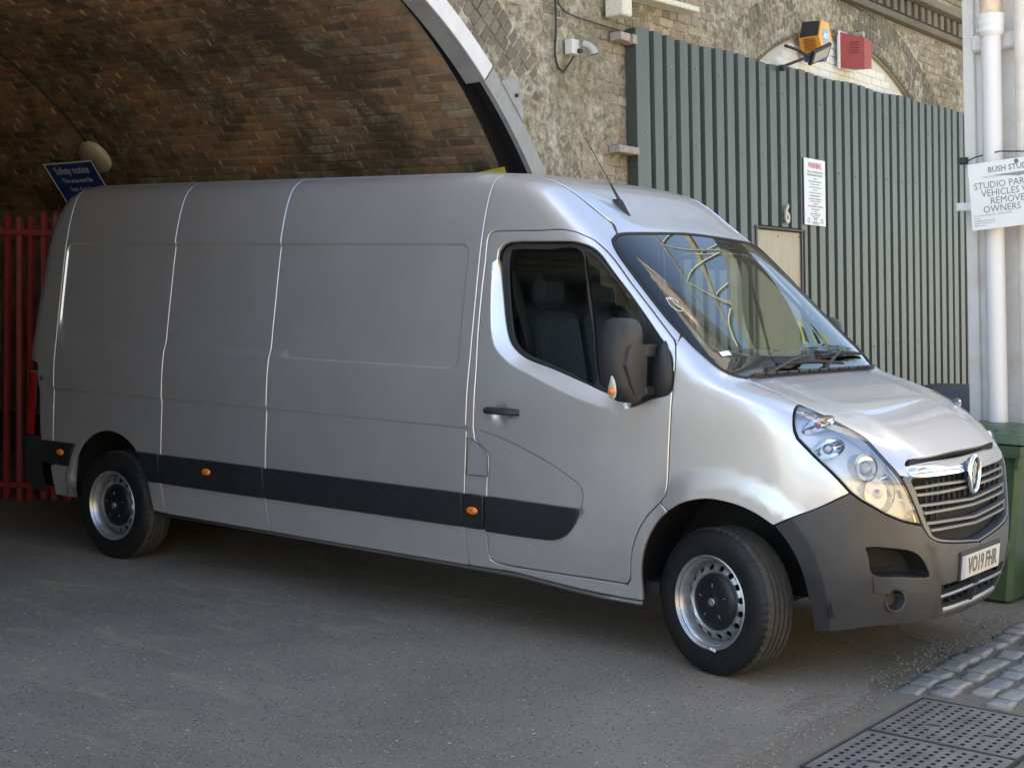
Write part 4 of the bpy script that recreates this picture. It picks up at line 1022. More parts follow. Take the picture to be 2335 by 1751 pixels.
# interior
ins = MB(); ins.prism([(-.9, .5), (.9, .5), (.9, 1.5), (.84, 1.95), (.76, 2.22), (-.76, 2.22), (-.84, 1.95), (-.9, 1.5)], 0, -1.48, -1.46); blk = ins.obj('bulkhead', M['trim'], van)
v2 = MB()
for z in (1.90, 1.935): v2.tube([(-1.452, -.60, z), (-1.452, -.02, z)], .004, 5)
for z in (2.03, 1.985): v2.tube([(-1.452, -.84, z), (-1.452, .80, z)], .0045, 5)
v2.obj('bulkhead_rail', M['satin_grey'], van)
fl = MB(); fl.box((-1.05, 0, .62), (.85, 1.8, .04)); fl.obj('cab_floor', M['trim'], van)
hd2 = MB(); hd2.box((-1.14, 0, 2.10), (.62, 1.5, .03), .01); hd2.obj('headliner', M['trim'], van)
ds = MB(); V = []
dprof = [(-.02, 1.36), (-.22, 1.40), (-.36, 1.40), (-.44, 1.32), (-.42, 1.10), (-.38, .92), (-.02, .92)]
ds.prism([(x, z) for x, z in dprof], 1, -.86, .86); fixn(ds.obj('dashboard', M['trim'], van))
db = MB(); db.box((-.36, -.42, 1.43), (.20, .40, .09), .03); db.box((-.38, .0, 1.30), (.12, .30, .26), .02); db.obj('instrument_binnacle', M['trim'], van)
sw = MB(); A = Matrix.Rotation(R_(-62), 3, 'Y'); cst = Vector((-.60, -.42, 1.34))
sw.tube([cst+A @ Vector((.0+.20*math.cos(a), .20*math.sin(a), 0)) for a in np.linspace(0, 2*math.pi, 28)[:-1]], .015, 8, closed=True)
for a in (0, 2.3, -2.3): sw.tube([cst, cst+A @ Vector((.19*math.cos(a), .19*math.sin(a), 0))], .014, 6)
sw.tube([cst, cst+Vector((.20, 0, -.10))], .035, 8); sw.obj('steering_wheel', M['rubber'], van, True)
def seat(y, w):
    s = MB(); s.box((-1.02, y, .95), (.50, w, .16), .05); s.obj('seat_cushion', M['seat'], van, False)
    s = MB(); s.box((-1.30, y, 1.32), (.13, w, .68), .05, Matrix.Rotation(R_(-12), 3, 'Y')); b = s.obj('seat_back', M['seat'], van)
    for yy in ([y] if w < .6 else [y-.22, y+.22]):
        s = MB(); s.box((-1.37, yy, 1.76), (.10, .27, .19), .045); s.tube([(-1.36, yy-.05, 1.6), (-1.36, yy-.05, 1.72)], .008, 6); s.obj('headrest', M['seat'], b)
seat(-.44, .50); seat(.32, .86)
bt_ = MB(); bt_.tube([(-1.30, -.86, 1.86), (-1.2, -.82, 1.5), (-1.15, -.78, 1.05)], .024, 6, r2=.003); bt_.tube([(-1.36, .18, 1.78), (-1.22, .10, 1.35), (-1.1, .05, 1.02)], .024, 6, r2=.003); bt_.obj('seat_belt', M['rubber'], van)
mi2 = MB(); mi2.box((-.60, .02, 1.93), (.03, .24, .07), .015); mi2.tube([(-.62, .02, 1.96), (-.69, .02, 2.03)], .010, 6); mi2.obj('interior_mirror', M['black_plastic'], van)
sv = MB(); sv.box((-.80, -.40, 2.035), (.15, .42, .02), .008); sv.box((-.80, .40, 2.035), (.15, .42, .02), .008); sv.obj('sun_visor', M['trim'], van)
pp = MB(); pp.box((-.25, .15, 1.408), (.2, .28, .004)); pp.obj('paper_sheet', simple('paper', (.45, .55, .42), .8), van)
# antenna
an = onsurf(*(pt('antenna')[0]), (0.5, 0, 1)); 
am = MB(); V = [(an[0]+.05, an[1], an[2]-.03), (an[0]-.045, an[1]-.022, an[2]+.012), (an[0]-.045, an[1]+.022, an[2]+.012), (an[0]-.02, an[1], an[2]+.06)]
V = []
for t, hw_, h in ((-.07, .008, .02), (-.03, .022, .045), (.0, .026, .055), (.03, .022, .03), (.06, .006, .004)):
    for sy, hh_ in ((-1, 0), (-.6, .7), (0, 1), (.6, .7), (1, 0)): V.append((an[0]+t*.9, an[1]+sy*hw_, an[2]-t*.55+hh_*h-.008))
F = [(i*5+j, i*5+j+1, (i+1)*5+j+1, (i+1)*5+j) for i in range(4) for j in range(4)]+[(0, 1, 2, 3, 4), (24, 23, 22, 21, 20)]
anb = fixn(mesh('antenna_base', V, F, M['black_plastic'], van, True, sharp=50))
mz = MB(); b0 = Vector((an[0]-.01, an[1], an[2]+.035)); tip = b0+Vector((-.245, .02, .345)); mid = b0*.72+tip*.28
mz.tube([b0, mid], [.010, .005], 8); mz.tube([mid, tip], [.0028, .0022], 6); mz.obj('antenna_mast', M['black_plastic'], anb, True)
# wheels
def wheel(cx, y, steer, s=1):
    r = thing('wheel', None, None, loc=(cx, y, .339), rot=(0, 0, steer if s > 0 else math.pi+steer)); r.parent = van
    return r
def wheel_parts(r):
    n = 216; R1 = .345
    prof = [(.205, -.098), (.212, -.108), (.225, -.112), (.26, -.118), (.295, -.116), (.320, -.107), (.333, -.096), (.340, -.085)]
    tread = []
    for g in (-.048, -.016, .016, .048): tread += [(R1, g-.0045), (R1-.008, g-.004), (R1-.008, g+.004), (R1, g+.0045)]
    p1 = prof+[(.3445, -.074)]; back = [(a, -b) for a, b in p1[::-1]]
    full = p1+tread+back
    m = MB(); m.lathe(full, n, 'y'); V = m.V; k = len(full)
    # shoulder notches and sipes
    for i in range(n):
        if i % 4 == 0:
            for j in (6, 7, 8, k-7, k-8, k-9):
                x, yy, z = V[i*k+j]; q = .984 if j in (7, k-8) else .988; V[i*k+j] = (x*q, yy, z*q)
    F = m.F; mi = [1 if 7 <= (q % (k-1)) <= k-9 else 0 for q in range(len(F))]
    o = fixn(mesh('tyre', V, F, [M['tyre'], M['tread']], r, True, sharp=25, mi=mi))
    m = MB(); m.lathe([(.2195, -.108), (.2215, -.113), (.216, -.117), (.211, -.112), (.207, -.100), (.200, -.094), (.194, -.086), (.190, -.06), (.186, -.045), (.183, -.03), (.183, .09), (.21, .105)], 72, 'y'); rim = m.obj('rim', M['rim'], r, True, 40)
    # disc with 16 vent holes
    ro, ri = .186, .118; hs = [[(.1625+.0150*math.cos(b))*math.cos(a)-.0125*math.sin(b)*math.sin(a), (.1625+.0150*math.cos(b))*math.sin(a)+.0125*math.sin(b)*math.cos(a)] for a in [0] for b in [0]]
    holes = []
    for i in range(16):
        a = 2*math.pi*(i+.5)/16
        holes.append(np.array([[(.1600+.0135*math.cos(b))*math.cos(a)-.0155*math.sin(b)*math.sin(a), (.1600+.0135*math.cos(b))*math.sin(a)+.0155*math.sin(b)*math.cos(a)] for b in np.linspace(0, 2*math.pi, 12, endpoint=False)]))
    out = np.array([[ro*math.cos(a), ro*math.sin(a)] for a in np.linspace(0, 2*math.pi, 96, endpoint=False)]); inn = np.array([[ri*math.cos(a), ri*math.sin(a)] for a in np.linspace(0, 2*math.pi, 64, endpoint=False)])
    P, Tt, lo = cdt(out, holes+[inn], [], .012)
    def hgt(r_): return np.interp(r_, [.118, .135, .142, .150, .172, .180, .186], [-.062, -.068, -.074, -.078, -.062, -.050, -.040])
    rr = np.hypot(P[:, 0], P[:, 1]); V = [(P[i, 0], hgt(rr[i]), P[i, 1]) for i in range(len(P))]; F = [tuple(t) for t in Tt]
    for L in lo[1:-1]:
        s = len(V); V += [(V[i][0], V[i][1]+.012, V[i][2]) for i in L]; q = len(L); F += [(L[i], L[(i+1) % q], s+(i+1) % q, s+i) for i in range(q)]
    fixn(mesh('rim_disc', V, F, M['rim'], r, True, sharp=35))
    m = MB(); m.lathe([(.0, -.04), (.18, -.03)], 32, 'y'); m.obj('brake_disc', M['dark'], r)
    m = MB(); m.lathe([(.0005, -.096), (.022, -.096), (.026, -.093), (.05, -.092), (.09, -.091), (.105, -.088), (.120, -.082), (.131, -.074), (.136, -.064), (.134, -.055)], 64, 'y'); cp = m.obj('wheel_cap', M['cap'], r, True, 50)
    for i in range(5):
        m = MB(); a = 2*math.pi*i/5+.35; m.box((.078*math.cos(a), -.092, .078*math.sin(a)), (.020, .006, .006), .002, Matrix.Rotation(-a, 3, 'Y')); m.obj('cap_lug', M['satin_grey'], cp)
    m = MB(); m.lathe([(.0005, -.099), (.017, -.099), (.019, -.0965)], 20, 'y'); m.prism([(-.004, -.012), (.006, -.006), (.002, 0), (.008, .008), (-.002, .012), (-.008, .004), (-.003, -.002)], 1, -.1015, -.099); m.obj('cap_emblem', M['rim'], cp)
    m = MB(); m.box((.068, -.1135, -.206), (.035, .008, .012), .003, Matrix.Rotation(.3, 3, 'Y')); 
w = wheel(0, -.875, -.2538); wheel_parts(w)
bw = MB(); bw.box((.035, -.1165, -.2145), (.040, .008, .013), .003, Matrix.Rotation(.16, 3, 'Y')); bw.obj('balance_weight', M['white'], w)
for cx, y, st, s in ((-4.332, -.865, 0, 1), (0, .875, -.2538, -1), (-4.332, .865, 0, -1)):
    c = wheel(cx, y, st, s)
    for ch in w.children:
        if ch.name.startswith('balance'): continue
        k = ch.copy(); COL.objects.link(k); k.parent = c
        for g in ch.children: q = g.copy(); COL.objects.link(q); q.parent = k

# ------------------------------------------------------------------ materials of the place
BAT = math.atan(.055)
def brick_mat(name, cols, dirt=(.05, .045, .035), dirtamt=.5, soot_dark=0.0, lime=.0, clean=1.0):
    n = NT(name); oi = n.n('ShaderNodeObjectInfo'); g = n.n('ShaderNodeNewGeometry')
    rnd = n.math('FRACT', n.math('ADD', n.math('MULTIPLY', oi.outputs['Random'], 7.31), n.math('MULTIPLY', g.outputs['Random Per Island'], 3.17)))
    col = n.ramp(rnd, [(i/(len(cols)-1), c) for i, c in enumerate(cols)])
    tc = n.n('ShaderNodeTexCoord'); 
    pos = g.outputs['Position']
    f = n.noise(pos, 26, 7, .72); col = n.mix(n.ramp(f, [(.30, .0), (.72, .75*clean)]), col, n.mix(.5, col, (.22, .19, .15)))
    big = n.noise(pos, .9, 7, .68, .5); col = n.mix(n.math('MULTIPLY', n.ramp(big, [(.40, 0), (.60, 1)]), dirtamt), col, dirt)
    if lime:
        lf = n.ramp(n.noise(pos, 3.3, 8, .75, .8), [(.52, 0), (.66, 1)]); col = n.mix(n.math('MULTIPLY', lf, lime), col, (.40, .38, .33))
    pit = n.ramp(n.noise(pos, 75, 3, .6), [(.30, 1-.55*clean), (.45, 1)]); col = n.mix(1.0, col, pit, 'MULTIPLY')
    n.set(base=col, rough=.92, spec=.2); n.bump(n.noise(pos, 55, 8, .75), .8, .012)
    return n.m
M['wall_brick'] = brick_mat('weathered_stock_brick', [(.46, .38, .26), (.30, .25, .19), (.55, .47, .34), (.34, .26, .18), (.48, .42, .33), (.23, .19, .15), (.50, .40, .26), (.38, .27, .20)], (.12, .11, .085), .6, lime=.8)
M['vault_brick'] = brick_mat('sooty_vault_brick', [(.50, .27, .135), (.34, .20, .115), (.56, .34, .18), (.20, .125, .085), (.54, .36, .20), (.44, .185, .10), (.33, .22, .145), (.47, .28, .15), (.15, .10, .075), (.42, .25, .14)], (.075, .062, .050), .85, lime=.7)
M['arch_brick'] = brick_mat('arch_ring_brick', [(.21, .18, .14), (.16, .14, .11), (.25, .22, .17), (.19, .165, .14)], (.12, .11, .09), .4, lime=.2)
M['white_brick'] = brick_mat('whitewashed_brick', [(.88, .85, .78), (.84, .81, .74), (.90, .88, .82)], (.78, .74, .66), .25, clean=.12)
def mortar_mat(name, a, b, sc=9, soot_dark=None):
    n = NT(name); g = n.n('ShaderNodeNewGeometry'); p = g.outputs['Position']
    c_ = n.mix(n.noise(p, sc, 8, .7), a, b)
    if soot_dark: c_ = n.mix(n.math('MULTIPLY', n.ramp(n.noise(p, .9, 7, .68, .5), [(.40, 0), (.60, 1)]), .93), c_, soot_dark)
    n.set(base=c_, rough=.95, spec=.15); n.bump(n.noise(p, 40, 8, .8), .9, .02); return n.m
M['mortar'] = mortar_mat('old_lime_mortar', (.26, .225, .165), (.55, .48, .37))
M['vault_mortar'] = mortar_mat('dark_mortar', (.20, .15, .10), (.56, .44, .30), 9, (.115, .090, .066))
M['white_mortar'] = mortar_mat('white_joint', (.66, .62, .55), (.80, .77, .70))
cr_ = NT('weathered_lime_crust'); gcr = cr_.n('ShaderNodeNewGeometry'); pcr = gcr.outputs['Position']
c1 = cr_.mix(cr_.ramp(cr_.noise(pcr, 2.1, 7, .7, .5), [(.35, 0), (.62, 1)]), (.44, .385, .285), (.66, .61, .52)); c1 = cr_.mix(cr_.ramp(cr_.noise(pcr, 13, 8, .78), [(.40, .9), (.60, 0)]), c1, (.17, .135, .085))
pit = cr_.ramp(cr_.vor(pcr, 26), [(.08, .20), (.26, 1)]); zn = cr_.ramp(cr_.noise(pcr, 1.4, 4), [(.42, 1), (.56, 0)]); c1 = cr_.mix(zn, cr_.mix(1.0, c1, pit, 'MULTIPLY'), c1)
c1 = cr_.mix(cr_.ramp(cr_.noise(pcr, .8, 5, .6), [(.52, 0), (.72, .55)]), c1, (.15, .15, .085))
cr_.set(base=c1, rough=.97, spec=.1); cr_.bump(cr_.noise(pcr, 48, 9, .8), 1.0, .02); M['crust'] = cr_.m
# ------------------------------------------------------------------ ground
def asphalt():
    n = NT('asphalt'); g = n.n('ShaderNodeNewGeometry'); p = g.outputs['Position']
    big = n.noise(p, .55, 6, .6, .3); fine = n.noise(p, 60, 8, .75)
    col = n.mix(n.ramp(big, [(.35, 0), (.65, 1)]), (.150, .134, .110), (.265, .232, .190))
    col = n.mix(n.ramp(fine, [(.35, 0), (.7, .6)]), col, (.33, .285, .23))
    grit = n.vor(p, 85, out='Color'); sp = n.vor(p, 85); 
    sepc = n.n('ShaderNodeSeparateColor'); n.l(grit, sepc.inputs[0])
    light = n.math('MULTIPLY', n.math('GREATER_THAN', sepc.outputs[0], .90), n.math('LESS_THAN', sp, .38))
    dark = n.math('MULTIPLY', n.math('LESS_THAN', sepc.outputs[1], .10), n.math('LESS_THAN', sp, .40))
    col = n.mix(n.math('MULTIPLY', light, n.ramp(n.noise(p, 6, 2), [(.35, .1), (.6, .9)])), col, (.50, .46, .40)); col = n.mix(dark, col, (.035, .033, .032))
    grit2 = n.vor(p, 28, out='Color'); s2 = n.vor(p, 28); sc2 = n.n('ShaderNodeSeparateColor'); n.l(grit2, sc2.inputs[0])
    l2 = n.math('MULTIPLY', n.math('GREATER_THAN', sc2.outputs[0], .955), n.math('LESS_THAN', s2, .21)); col = n.mix(l2, col, (.55, .50, .42))
    # dusty tyre scuffs
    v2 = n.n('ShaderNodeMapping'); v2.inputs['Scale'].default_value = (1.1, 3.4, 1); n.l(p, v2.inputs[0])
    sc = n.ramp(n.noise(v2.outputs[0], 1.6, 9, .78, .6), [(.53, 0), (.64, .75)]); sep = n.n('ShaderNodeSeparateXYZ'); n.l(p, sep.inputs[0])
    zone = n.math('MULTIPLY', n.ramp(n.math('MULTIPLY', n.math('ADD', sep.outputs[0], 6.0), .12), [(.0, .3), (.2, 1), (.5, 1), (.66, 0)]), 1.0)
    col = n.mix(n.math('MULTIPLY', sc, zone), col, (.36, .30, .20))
    # oil stains
    oil = n.ramp(n.noise(p, 1.3, 7, .68, .5), [(.55, 0), (.75, .30)]); col = n.mix(oil, col, (.085, .080, .072))
    n.set(base=col, rough=n.ramp(fine, [(.3, .78), (.7, .95)]), spec=.35)
    hh = n.math('ADD', n.noise(p, 90, 6, .8), n.math('MULTIPLY', n.math('MINIMUM', sp, .5), -.8))
    n.bump(hh, .9, .010); return n.m
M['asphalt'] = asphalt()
gm = mesh('ground', [(-60, -60, -.035), (80, -60, -.035), (80, 60, -.035), (-60, 60, -.035)], [(0, 1, 2, 3)], simple('hardstanding', (.30, .295, .28), .95, 0, .2, 2)); tag(gm, kind='structure')
edge = [(.60, -7), (.63, -4), (.66, -2.9), (.655, -2.3), (.70, -1.9), (.675, -1.4), (.70, -1.0), (.66, -.72), (.60, -.55), (.66, -.3), (.62, -.02), (.60, .3), (.645, .55), (.60, .8), (.55, 1.05), (.60, 1.4), (.50, 1.9), (.52, 2.4), (.5, 7)]
rnd = random.Random(3); ed = []
for a, b in zip(edge, edge[1:]):
    m_ = max(1, int(math.hypot(b[0]-a[0], b[1]-a[1])/.05))
    for k in range(m_): t = k/m_; ed.append((a[0]+(b[0]-a[0])*t+rnd.uniform(-.012, .012), a[1]+(b[1]-a[1])*t))
V = [(x, y, 0) for x, y in ed]+[(-12, y, 0) for x, y in ed]; k = len(ed)
V2 = [(x+.02, y, -.012) for x, y in ed]
F = [(i, i+1, k+i+1, k+i) for i in range(k-1)]; o2 = len(V); V += V2; F += [(i, o2+i, o2+i+1, i+1) for i in range(k-1)]
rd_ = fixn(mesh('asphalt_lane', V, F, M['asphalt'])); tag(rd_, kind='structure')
bedm = mortar_mat('gritty_bed', (.17, .148, .12), (.31, .27, .22), 30)
bed = mesh('cobbled_pavement', [(.58, -9, -.012), (9, -9, -.012), (9, 9, -.012), (.58, 9, -.012)], [(0, 1, 2, 3)], bedm)
gx = np.arange(.50, 2.3, .02); gy = np.arange(-2.6, 2.4, .02)
V = []; 
rs = np.random.RandomState(4)
for x in gx:
    for y in gy: V.append((x, y, -.0045+.006*rs.rand()+.003*math.sin(x*9)*math.sin(y*7)-.008*max(0, min(1, (x-.72)/.1))*(y > -.66) if not (x > .895 and y < -.70) else -.03))
ny_ = len(gy); F = [(i*ny_+j, (i+1)*ny_+j, (i+1)*ny_+j+1, i*ny_+j+1) for i in range(len(gx)-1) for j in range(ny_-1)]
bedr = mesh('grit', V, F, bedm, bed, True); tag(bedr, kind='stuff'); tag(bed, kind='structure')
# setts, one object each
cob = []
setm = NT('blue_grey_sett'); gg_ = setm.n('ShaderNodeNewGeometry'); oi = setm.n('ShaderNodeObjectInfo')
cc = setm.ramp(oi.outputs['Random'], [(0, (.17, .18, .20)), (.5, (.22, .22, .225)), (1, (.26, .245, .225))]); cc = setm.mix(setm.ramp(setm.noise(gg_.outputs['Position'], 30, 7, .7), [(.4, 0), (.75, .6)]), cc, (.31, .285, .245))
setm.set(base=cc, rough=.42, spec=.6); setm.bump(setm.noise(gg_.outputs['Position'], 35, 6, .65), .5, .012); M['sett'] = setm.m
def sett_mesh(i):
    r = random.Random(i); n = 10; V = []; F = []
    rad = []
    for k in range(n):
        a = 2*math.pi*k/n; e = .30; rad.append((math.copysign(abs(math.cos(a))**e, math.cos(a))*(1+r.uniform(-.09, .09)), math.copysign(abs(math.sin(a))**e, math.sin(a))*(1+r.uniform(-.08, .08))))
    for s, h in ((1.0, -.03), (.985, .001), (.955, .006), (.5, .0075)):
        for x, y in rad: V.append((x*s*.5, y*s*.5, h+r.uniform(-.0015, .0015)))
    for q in range(3):
        for k in range(n): l = (k+1) % n; F.append((q*n+k, q*n+l, (q+1)*n+l, (q+1)*n+k))
    F.append(tuple(3*n+k for k in range(n)))
    m = bpy.data.meshes.new('cobble'); m.from_pydata(V, [], F); m.polygons.foreach_set('use_smooth', [True]*len(m.polygons)); m.materials.append(M['sett']); m.update(); return m
smesh = [sett_mesh(i) for i in range(6)]
rr = random.Random(11)
x = .80; row = 0
while x < 2.2:
    y = -.60+(.07 if row % 2 else 0)+rr.uniform(-.02, .02)
    while y < (1.15 if row == 0 else 1.9):
        L = rr.uniform(.13, .20); w = rr.uniform(.108, .124)
        if not (x > .84 and y-L/2 < -.66+.04) and not (rr.random() < .05):
            o = bpy.data.objects.new('cobble', rr.choice(smesh)); COL.objects.link(o); o.parent = bed
            o.location = (x+rr.uniform(-.008, .008), y, rr.uniform(-.006, .003)); o.scale = (w, L, 1); o.rotation_euler = (rr.uniform(-.05, .05), rr.uniform(-.05, .05), rr.uniform(-.13, .13))
        y += L+rr.uniform(.012, .035)
    x += .136; row += 1
# loose stones along the broken edge
st_ = MB(); r2 = random.Random(5)
for i in range(900):
    t = r2.random(); y = -2.9+t*4.3; xe = np.interp(y, [e[1] for e in edge], [e[0] for e in edge]); x = xe+r2.gauss(.05, .07)
    if x > .89 and y < -.7: continue
    s = r2.uniform(.002, .008); st_.box((x, y, s*.4), (s*r2.uniform(.8, 1.6), s, s*.9), 0, Matrix.Rotation(r2.uniform(0, 3), 3, 'Z') @ Matrix.Rotation(r2.uniform(-.5, .5), 3, 'X'))
for i in range(500):
    x, y = r2.uniform(-3.5, .6), r2.uniform(-3.6, -.6); s = r2.uniform(.0015, .0045); st_.box((x, y, s*.3), (s*1.4, s, s*.8), 0, Matrix.Rotation(r2.uniform(0, 3), 3, 'Z'))
g_ = st_.obj('loose_grit', simple('pale_grit', (.24, .22, .18), .9, 0, .5, 90)); tag(g_, kind='stuff')
# inspection covers with rows of pockets
iron = simple('worn_cast_iron', (.165, .155, .145), .5, .1, .35, 9, .5, bsc=120)
pitm = simple('pocket_dirt', (.028, .026, .024), .9)
def cover(name, x0, y0, w, h, label):
    m = MB(); nx_, ny2 = 12, 11; mx, my = .018, .022; px = (w-2*mx)/nx_; py = (h-2*my)/ny2
    V = []; xs = [0, mx]; 
    xs = [0]+[mx+i*px+d for i in range(nx_) for d in (px*.32, px*.70)]+[w]
    ys = [0]+[my+i*py+d for i in range(ny2) for d in (py*.20, py*.76)]+[h]
    for i in range(len(xs)-1):
        for j in range(len(ys)-1):
            pit = i % 2 == 1 and j % 2 == 1
            a, b, c, d = xs[i], xs[i+1], ys[j], ys[j+1]
            if pit and (i//2 in (3, 8)) and (j//2 in (3, 4)) : pit = False
            if not pit: m.add([(a, c, 0), (b, c, 0), (b, d, 0), (a, d, 0)], [(0, 1, 2, 3)])
            else:
                e = .004; V = [(a, c, 0), (b, c, 0), (b, d, 0), (a, d, 0), (a+e, c+e, -.014), (b-e, c+e, -.014), (b-e, d-e, -.014), (a+e, d-e, -.014)]
                m.add(V, [(0, 1, 5, 4), (1, 2, 6, 5), (2, 3, 7, 6), (3, 0, 4, 7)], 1); m.add(V[4:], [(0, 1, 2, 3)], 1)
    m.add([(0, 0, 0), (w, 0, 0), (w, h, 0), (0, h, 0), (0, 0, -.03), (w, 0, -.03), (w, h, -.03), (0, h, -.03)], [(0, 4, 5, 1), (1, 5, 6, 2), (2, 6, 7, 3), (3, 7, 4, 0)])
    for cx in (mx+px*3.5, mx+px*8.5):
        cy = my+py*4.0; m.tube([(cx+.036*math.cos(a), cy+.022*math.sin(a), .0005) for a in np.linspace(0, 2*math.pi, 20)[:-1]], .0035, 5, closed=True)
        m.add([(cx+.030*math.cos(a), cy+.017*math.sin(a), .0006) for a in np.linspace(0, 2*math.pi, 16)[:-1]], [tuple(range(15))], 1)
    r = thing(name, label, 'drain cover', (x0, y0, .004), group='cast iron inspection covers')
    m.obj('cover_plate', [iron, pitm], r)
    f = MB()
    for c, d in (((w/2, -.006, -.012), (w+.024, .008, .03)), ((w/2, h+.006, -.012), (w+.024, .008, .03)), ((-.006, h/2, -.012), (.008, h+.004, .03)), ((w+.006, h/2, -.012), (.008, h+.004, .03))): f.box(c, d)
    f.obj('frame', simple('frame_iron', (.05, .05, .053), .5, .4), r)
    return r
cover('inspection_cover', .915, -1.318, .60, .60, 'cast iron inspection cover nearest the cobbles, rows of square pockets, beside the setts')
cover('inspection_cover', .915, -1.94, .60, .60, 'cast iron inspection cover at the bottom picture edge, towards the camera from its twin')
# ------------------------------------------------------------------ bricks
def brick_mesh(i, L, Hh, D, mat, b=.006):
    r = random.Random(i*13+5); hx, hz = L/2, Hh/2; q = lambda s: r.uniform(-s, s)
    back = [(-D, -hx, -hz), (-D, hx, -hz), (-D, hx, hz), (-D, -hx, hz)]
    mid = [(-b+q(.002), y+q(.004), z+q(.003)) for _, y, z in back]
    fr = [(q(.0025), y*(1-b/abs(y)*.9)+q(.003), z*(1-b/abs(z)*.9)+q(.002)) for _, y, z in back]
    c = (r.uniform(-.001, .004), q(.02), q(.008))
    V = back+mid+fr+[c]; F = []
    for s in (0, 4):
        for k in range(4): l = (k+1) % 4; F.append((s+k, s+l, s+4+l, s+4+k))
    for k in range(4): F.append((8+k, 8+(k+1) % 4, 12))
    return V, F
def make_brickset(name, mat, L=.215, Hh=.065, D=.05, n=7):
    out = []
    for i in range(n):
        V, F = brick_mesh(i+hash(name) % 1 + len(name), L, Hh, D, mat); m = bpy.data.meshes.new(name); m.from_pydata(V, [], F); m.materials.append(mat); m.update(); out.append((m, V, F))
    return out
def lay(items, parent, name, stuffname, limit, camera_local):
    """items: (Matrix, brickset entry). the nearest become objects, the rest one joined mesh"""
    items.sort(key=lambda t: (t[0].translation-camera_local).length)
    for Mx, (m, V, F) in items[:limit]:
        o = bpy.data.objects.new(name, m); COL.objects.link(o); o.parent = parent; o.matrix_local = Mx
    rest = items[limit:]
    if rest:
        mb = MB()
        for Mx, (m, V, F) in rest: mb.add([Mx @ Vector(v) for v in V], F)
        o = mb.obj(stuffname, rest[0][1][0].materials[0], parent); tag(o, kind='stuff')
def visible(P, pad=.06):
    v = P-CAMPOS; z = v.dot(_d)
    if z <= .1: return False
    x = v.dot(_r2)/z/(1167.5/3394.8); y = v.dot(_u2)/z/(875.5/3394.8)
    return abs(x) < 1+pad*2 and abs(y) < 1+pad*2
# ------------------------------------------------------------------ viaduct face
XF = -2.5625-.06      # brick face at ground level
wall = thing('viaduct_wall', 'weathered yellow stock brick viaduct face with a dark arch and a dentilled string course', 'wall', (XF, 0, 0), (0, -BAT, 0))
WM = Matrix.Translation((XF, 0, 0)) @ Matrix.Rotation(-BAT, 4, 'Y')
WMi = WM.inverted(); camW = WMi @ CAMPOS
A1 = (-1.65, .42); A2 = (6.594, .536); RA = 3.735
def arcpts(c, r, a0, a1, n=60): return [np.array((c[0]+r*math.cos(a), c[1]+r*math.sin(a))) for a in np.linspace(a0, a1, n)]
h1_ = arcpts(A1, RA, 0, math.pi)+[np.array((A1[0]-RA, -.1)), np.array((A1[0]+RA, -.1))]
outer = np.array([(-8.6, -.3), (14.9, -.3), (14.9, 8.1), (-8.6, 8.1)], float)  # wall top and left end, both unseen, sized to steer sun and reflections
hA = np.array(arcpts(A1, RA, 0, math.pi)+[(A1[0]-RA, -.2), (A1[0]+RA, -.2)]); hB = np.array(arcpts(A2, RA, 0, math.pi)+[(A2[0]-RA, -.2), (A2[0]+RA, -.2)])
P, Tt, lo = cdt(outer, [hA, hB], [], .6)
V = [(-.013, p[0], p[1]) for p in P]; F = [tuple(t) for t in Tt]
mi_ = [0]*len(F)
for L, dp in zip(lo[1:], (.16, .6)):
    s = len(V); V += [(-dp, V[i][1], V[i][2]) for i in L]; q = len(L); F += [(L[i], L[(i+1) % q], s+(i+1) % q, s+i) for i in range(q)]; mi_ += [1 if dp < .3 else 0]*q  # first arch's reveal coloured black as part of the slot's shadow
bk_ = mesh('mortar_backing', V, F, [M['mortar'], M['dark']], wall, mi=mi_)
tp = MB(); tp.box((-.35, 3.15, 8.25), (1.0, 23.5, .3), .03); tp.obj('coping', M['wall_brick'], wall)
bs = make_brickset('brick', M['wall_brick']); bh_ = make_brickset('brick', M['wall_brick'], .102, .065, .05, 5)
items = []; rb_ = random.Random(21)
z = 2.20; c = 0
while z < 5.45:
    y = -1.2+(.1125 if c % 2 else 0)*.5; head = c % 2
    while y < 10.9:
        L = .1125 if head else .225; yc = y+L/2; P_ = Vector((0, yc, z))
        d1 = math.hypot(yc-A1[0], z-A1[1]); d2 = math.hypot(yc-A2[0], z-A2[1])
        beh = (2.75 < yc < 9.75 and z < 3.72)
        if d1 > RA+.50 and d2 > RA+.50 and not beh and 4.60 > z and visible(WM @ P_):
            Mx = Matrix.Translation((rb_.uniform(-.005, .007), yc+rb_.uniform(-.003, .003), z)) @ Matrix.Rotation(rb_.gauss(0, .012), 4, 'Z') @ Matrix.Rotation(rb_.gauss(0, .02), 4, 'Y') @ Matrix.Rotation(rb_.gauss(0, .010), 4, 'X')
            items.append((Mx, rb_.choice(bh_ if head else bs)))
        elif z >= 4.98 and visible(WM @ P_):
            items.append((Matrix.Translation((.04, yc, z)), rb_.choice(bs)))
        y += L
    z += .0765; c += 1
lay(items, wall, 'brick', 'brickwork', 290, camW)
print('face bricks', len(items))
from mathutils import noise as mn
V = []; F = []; idx = {}; cy = np.arange(-.4, 10.8, .026); cz = np.arange(2.2, 5.4, .026)
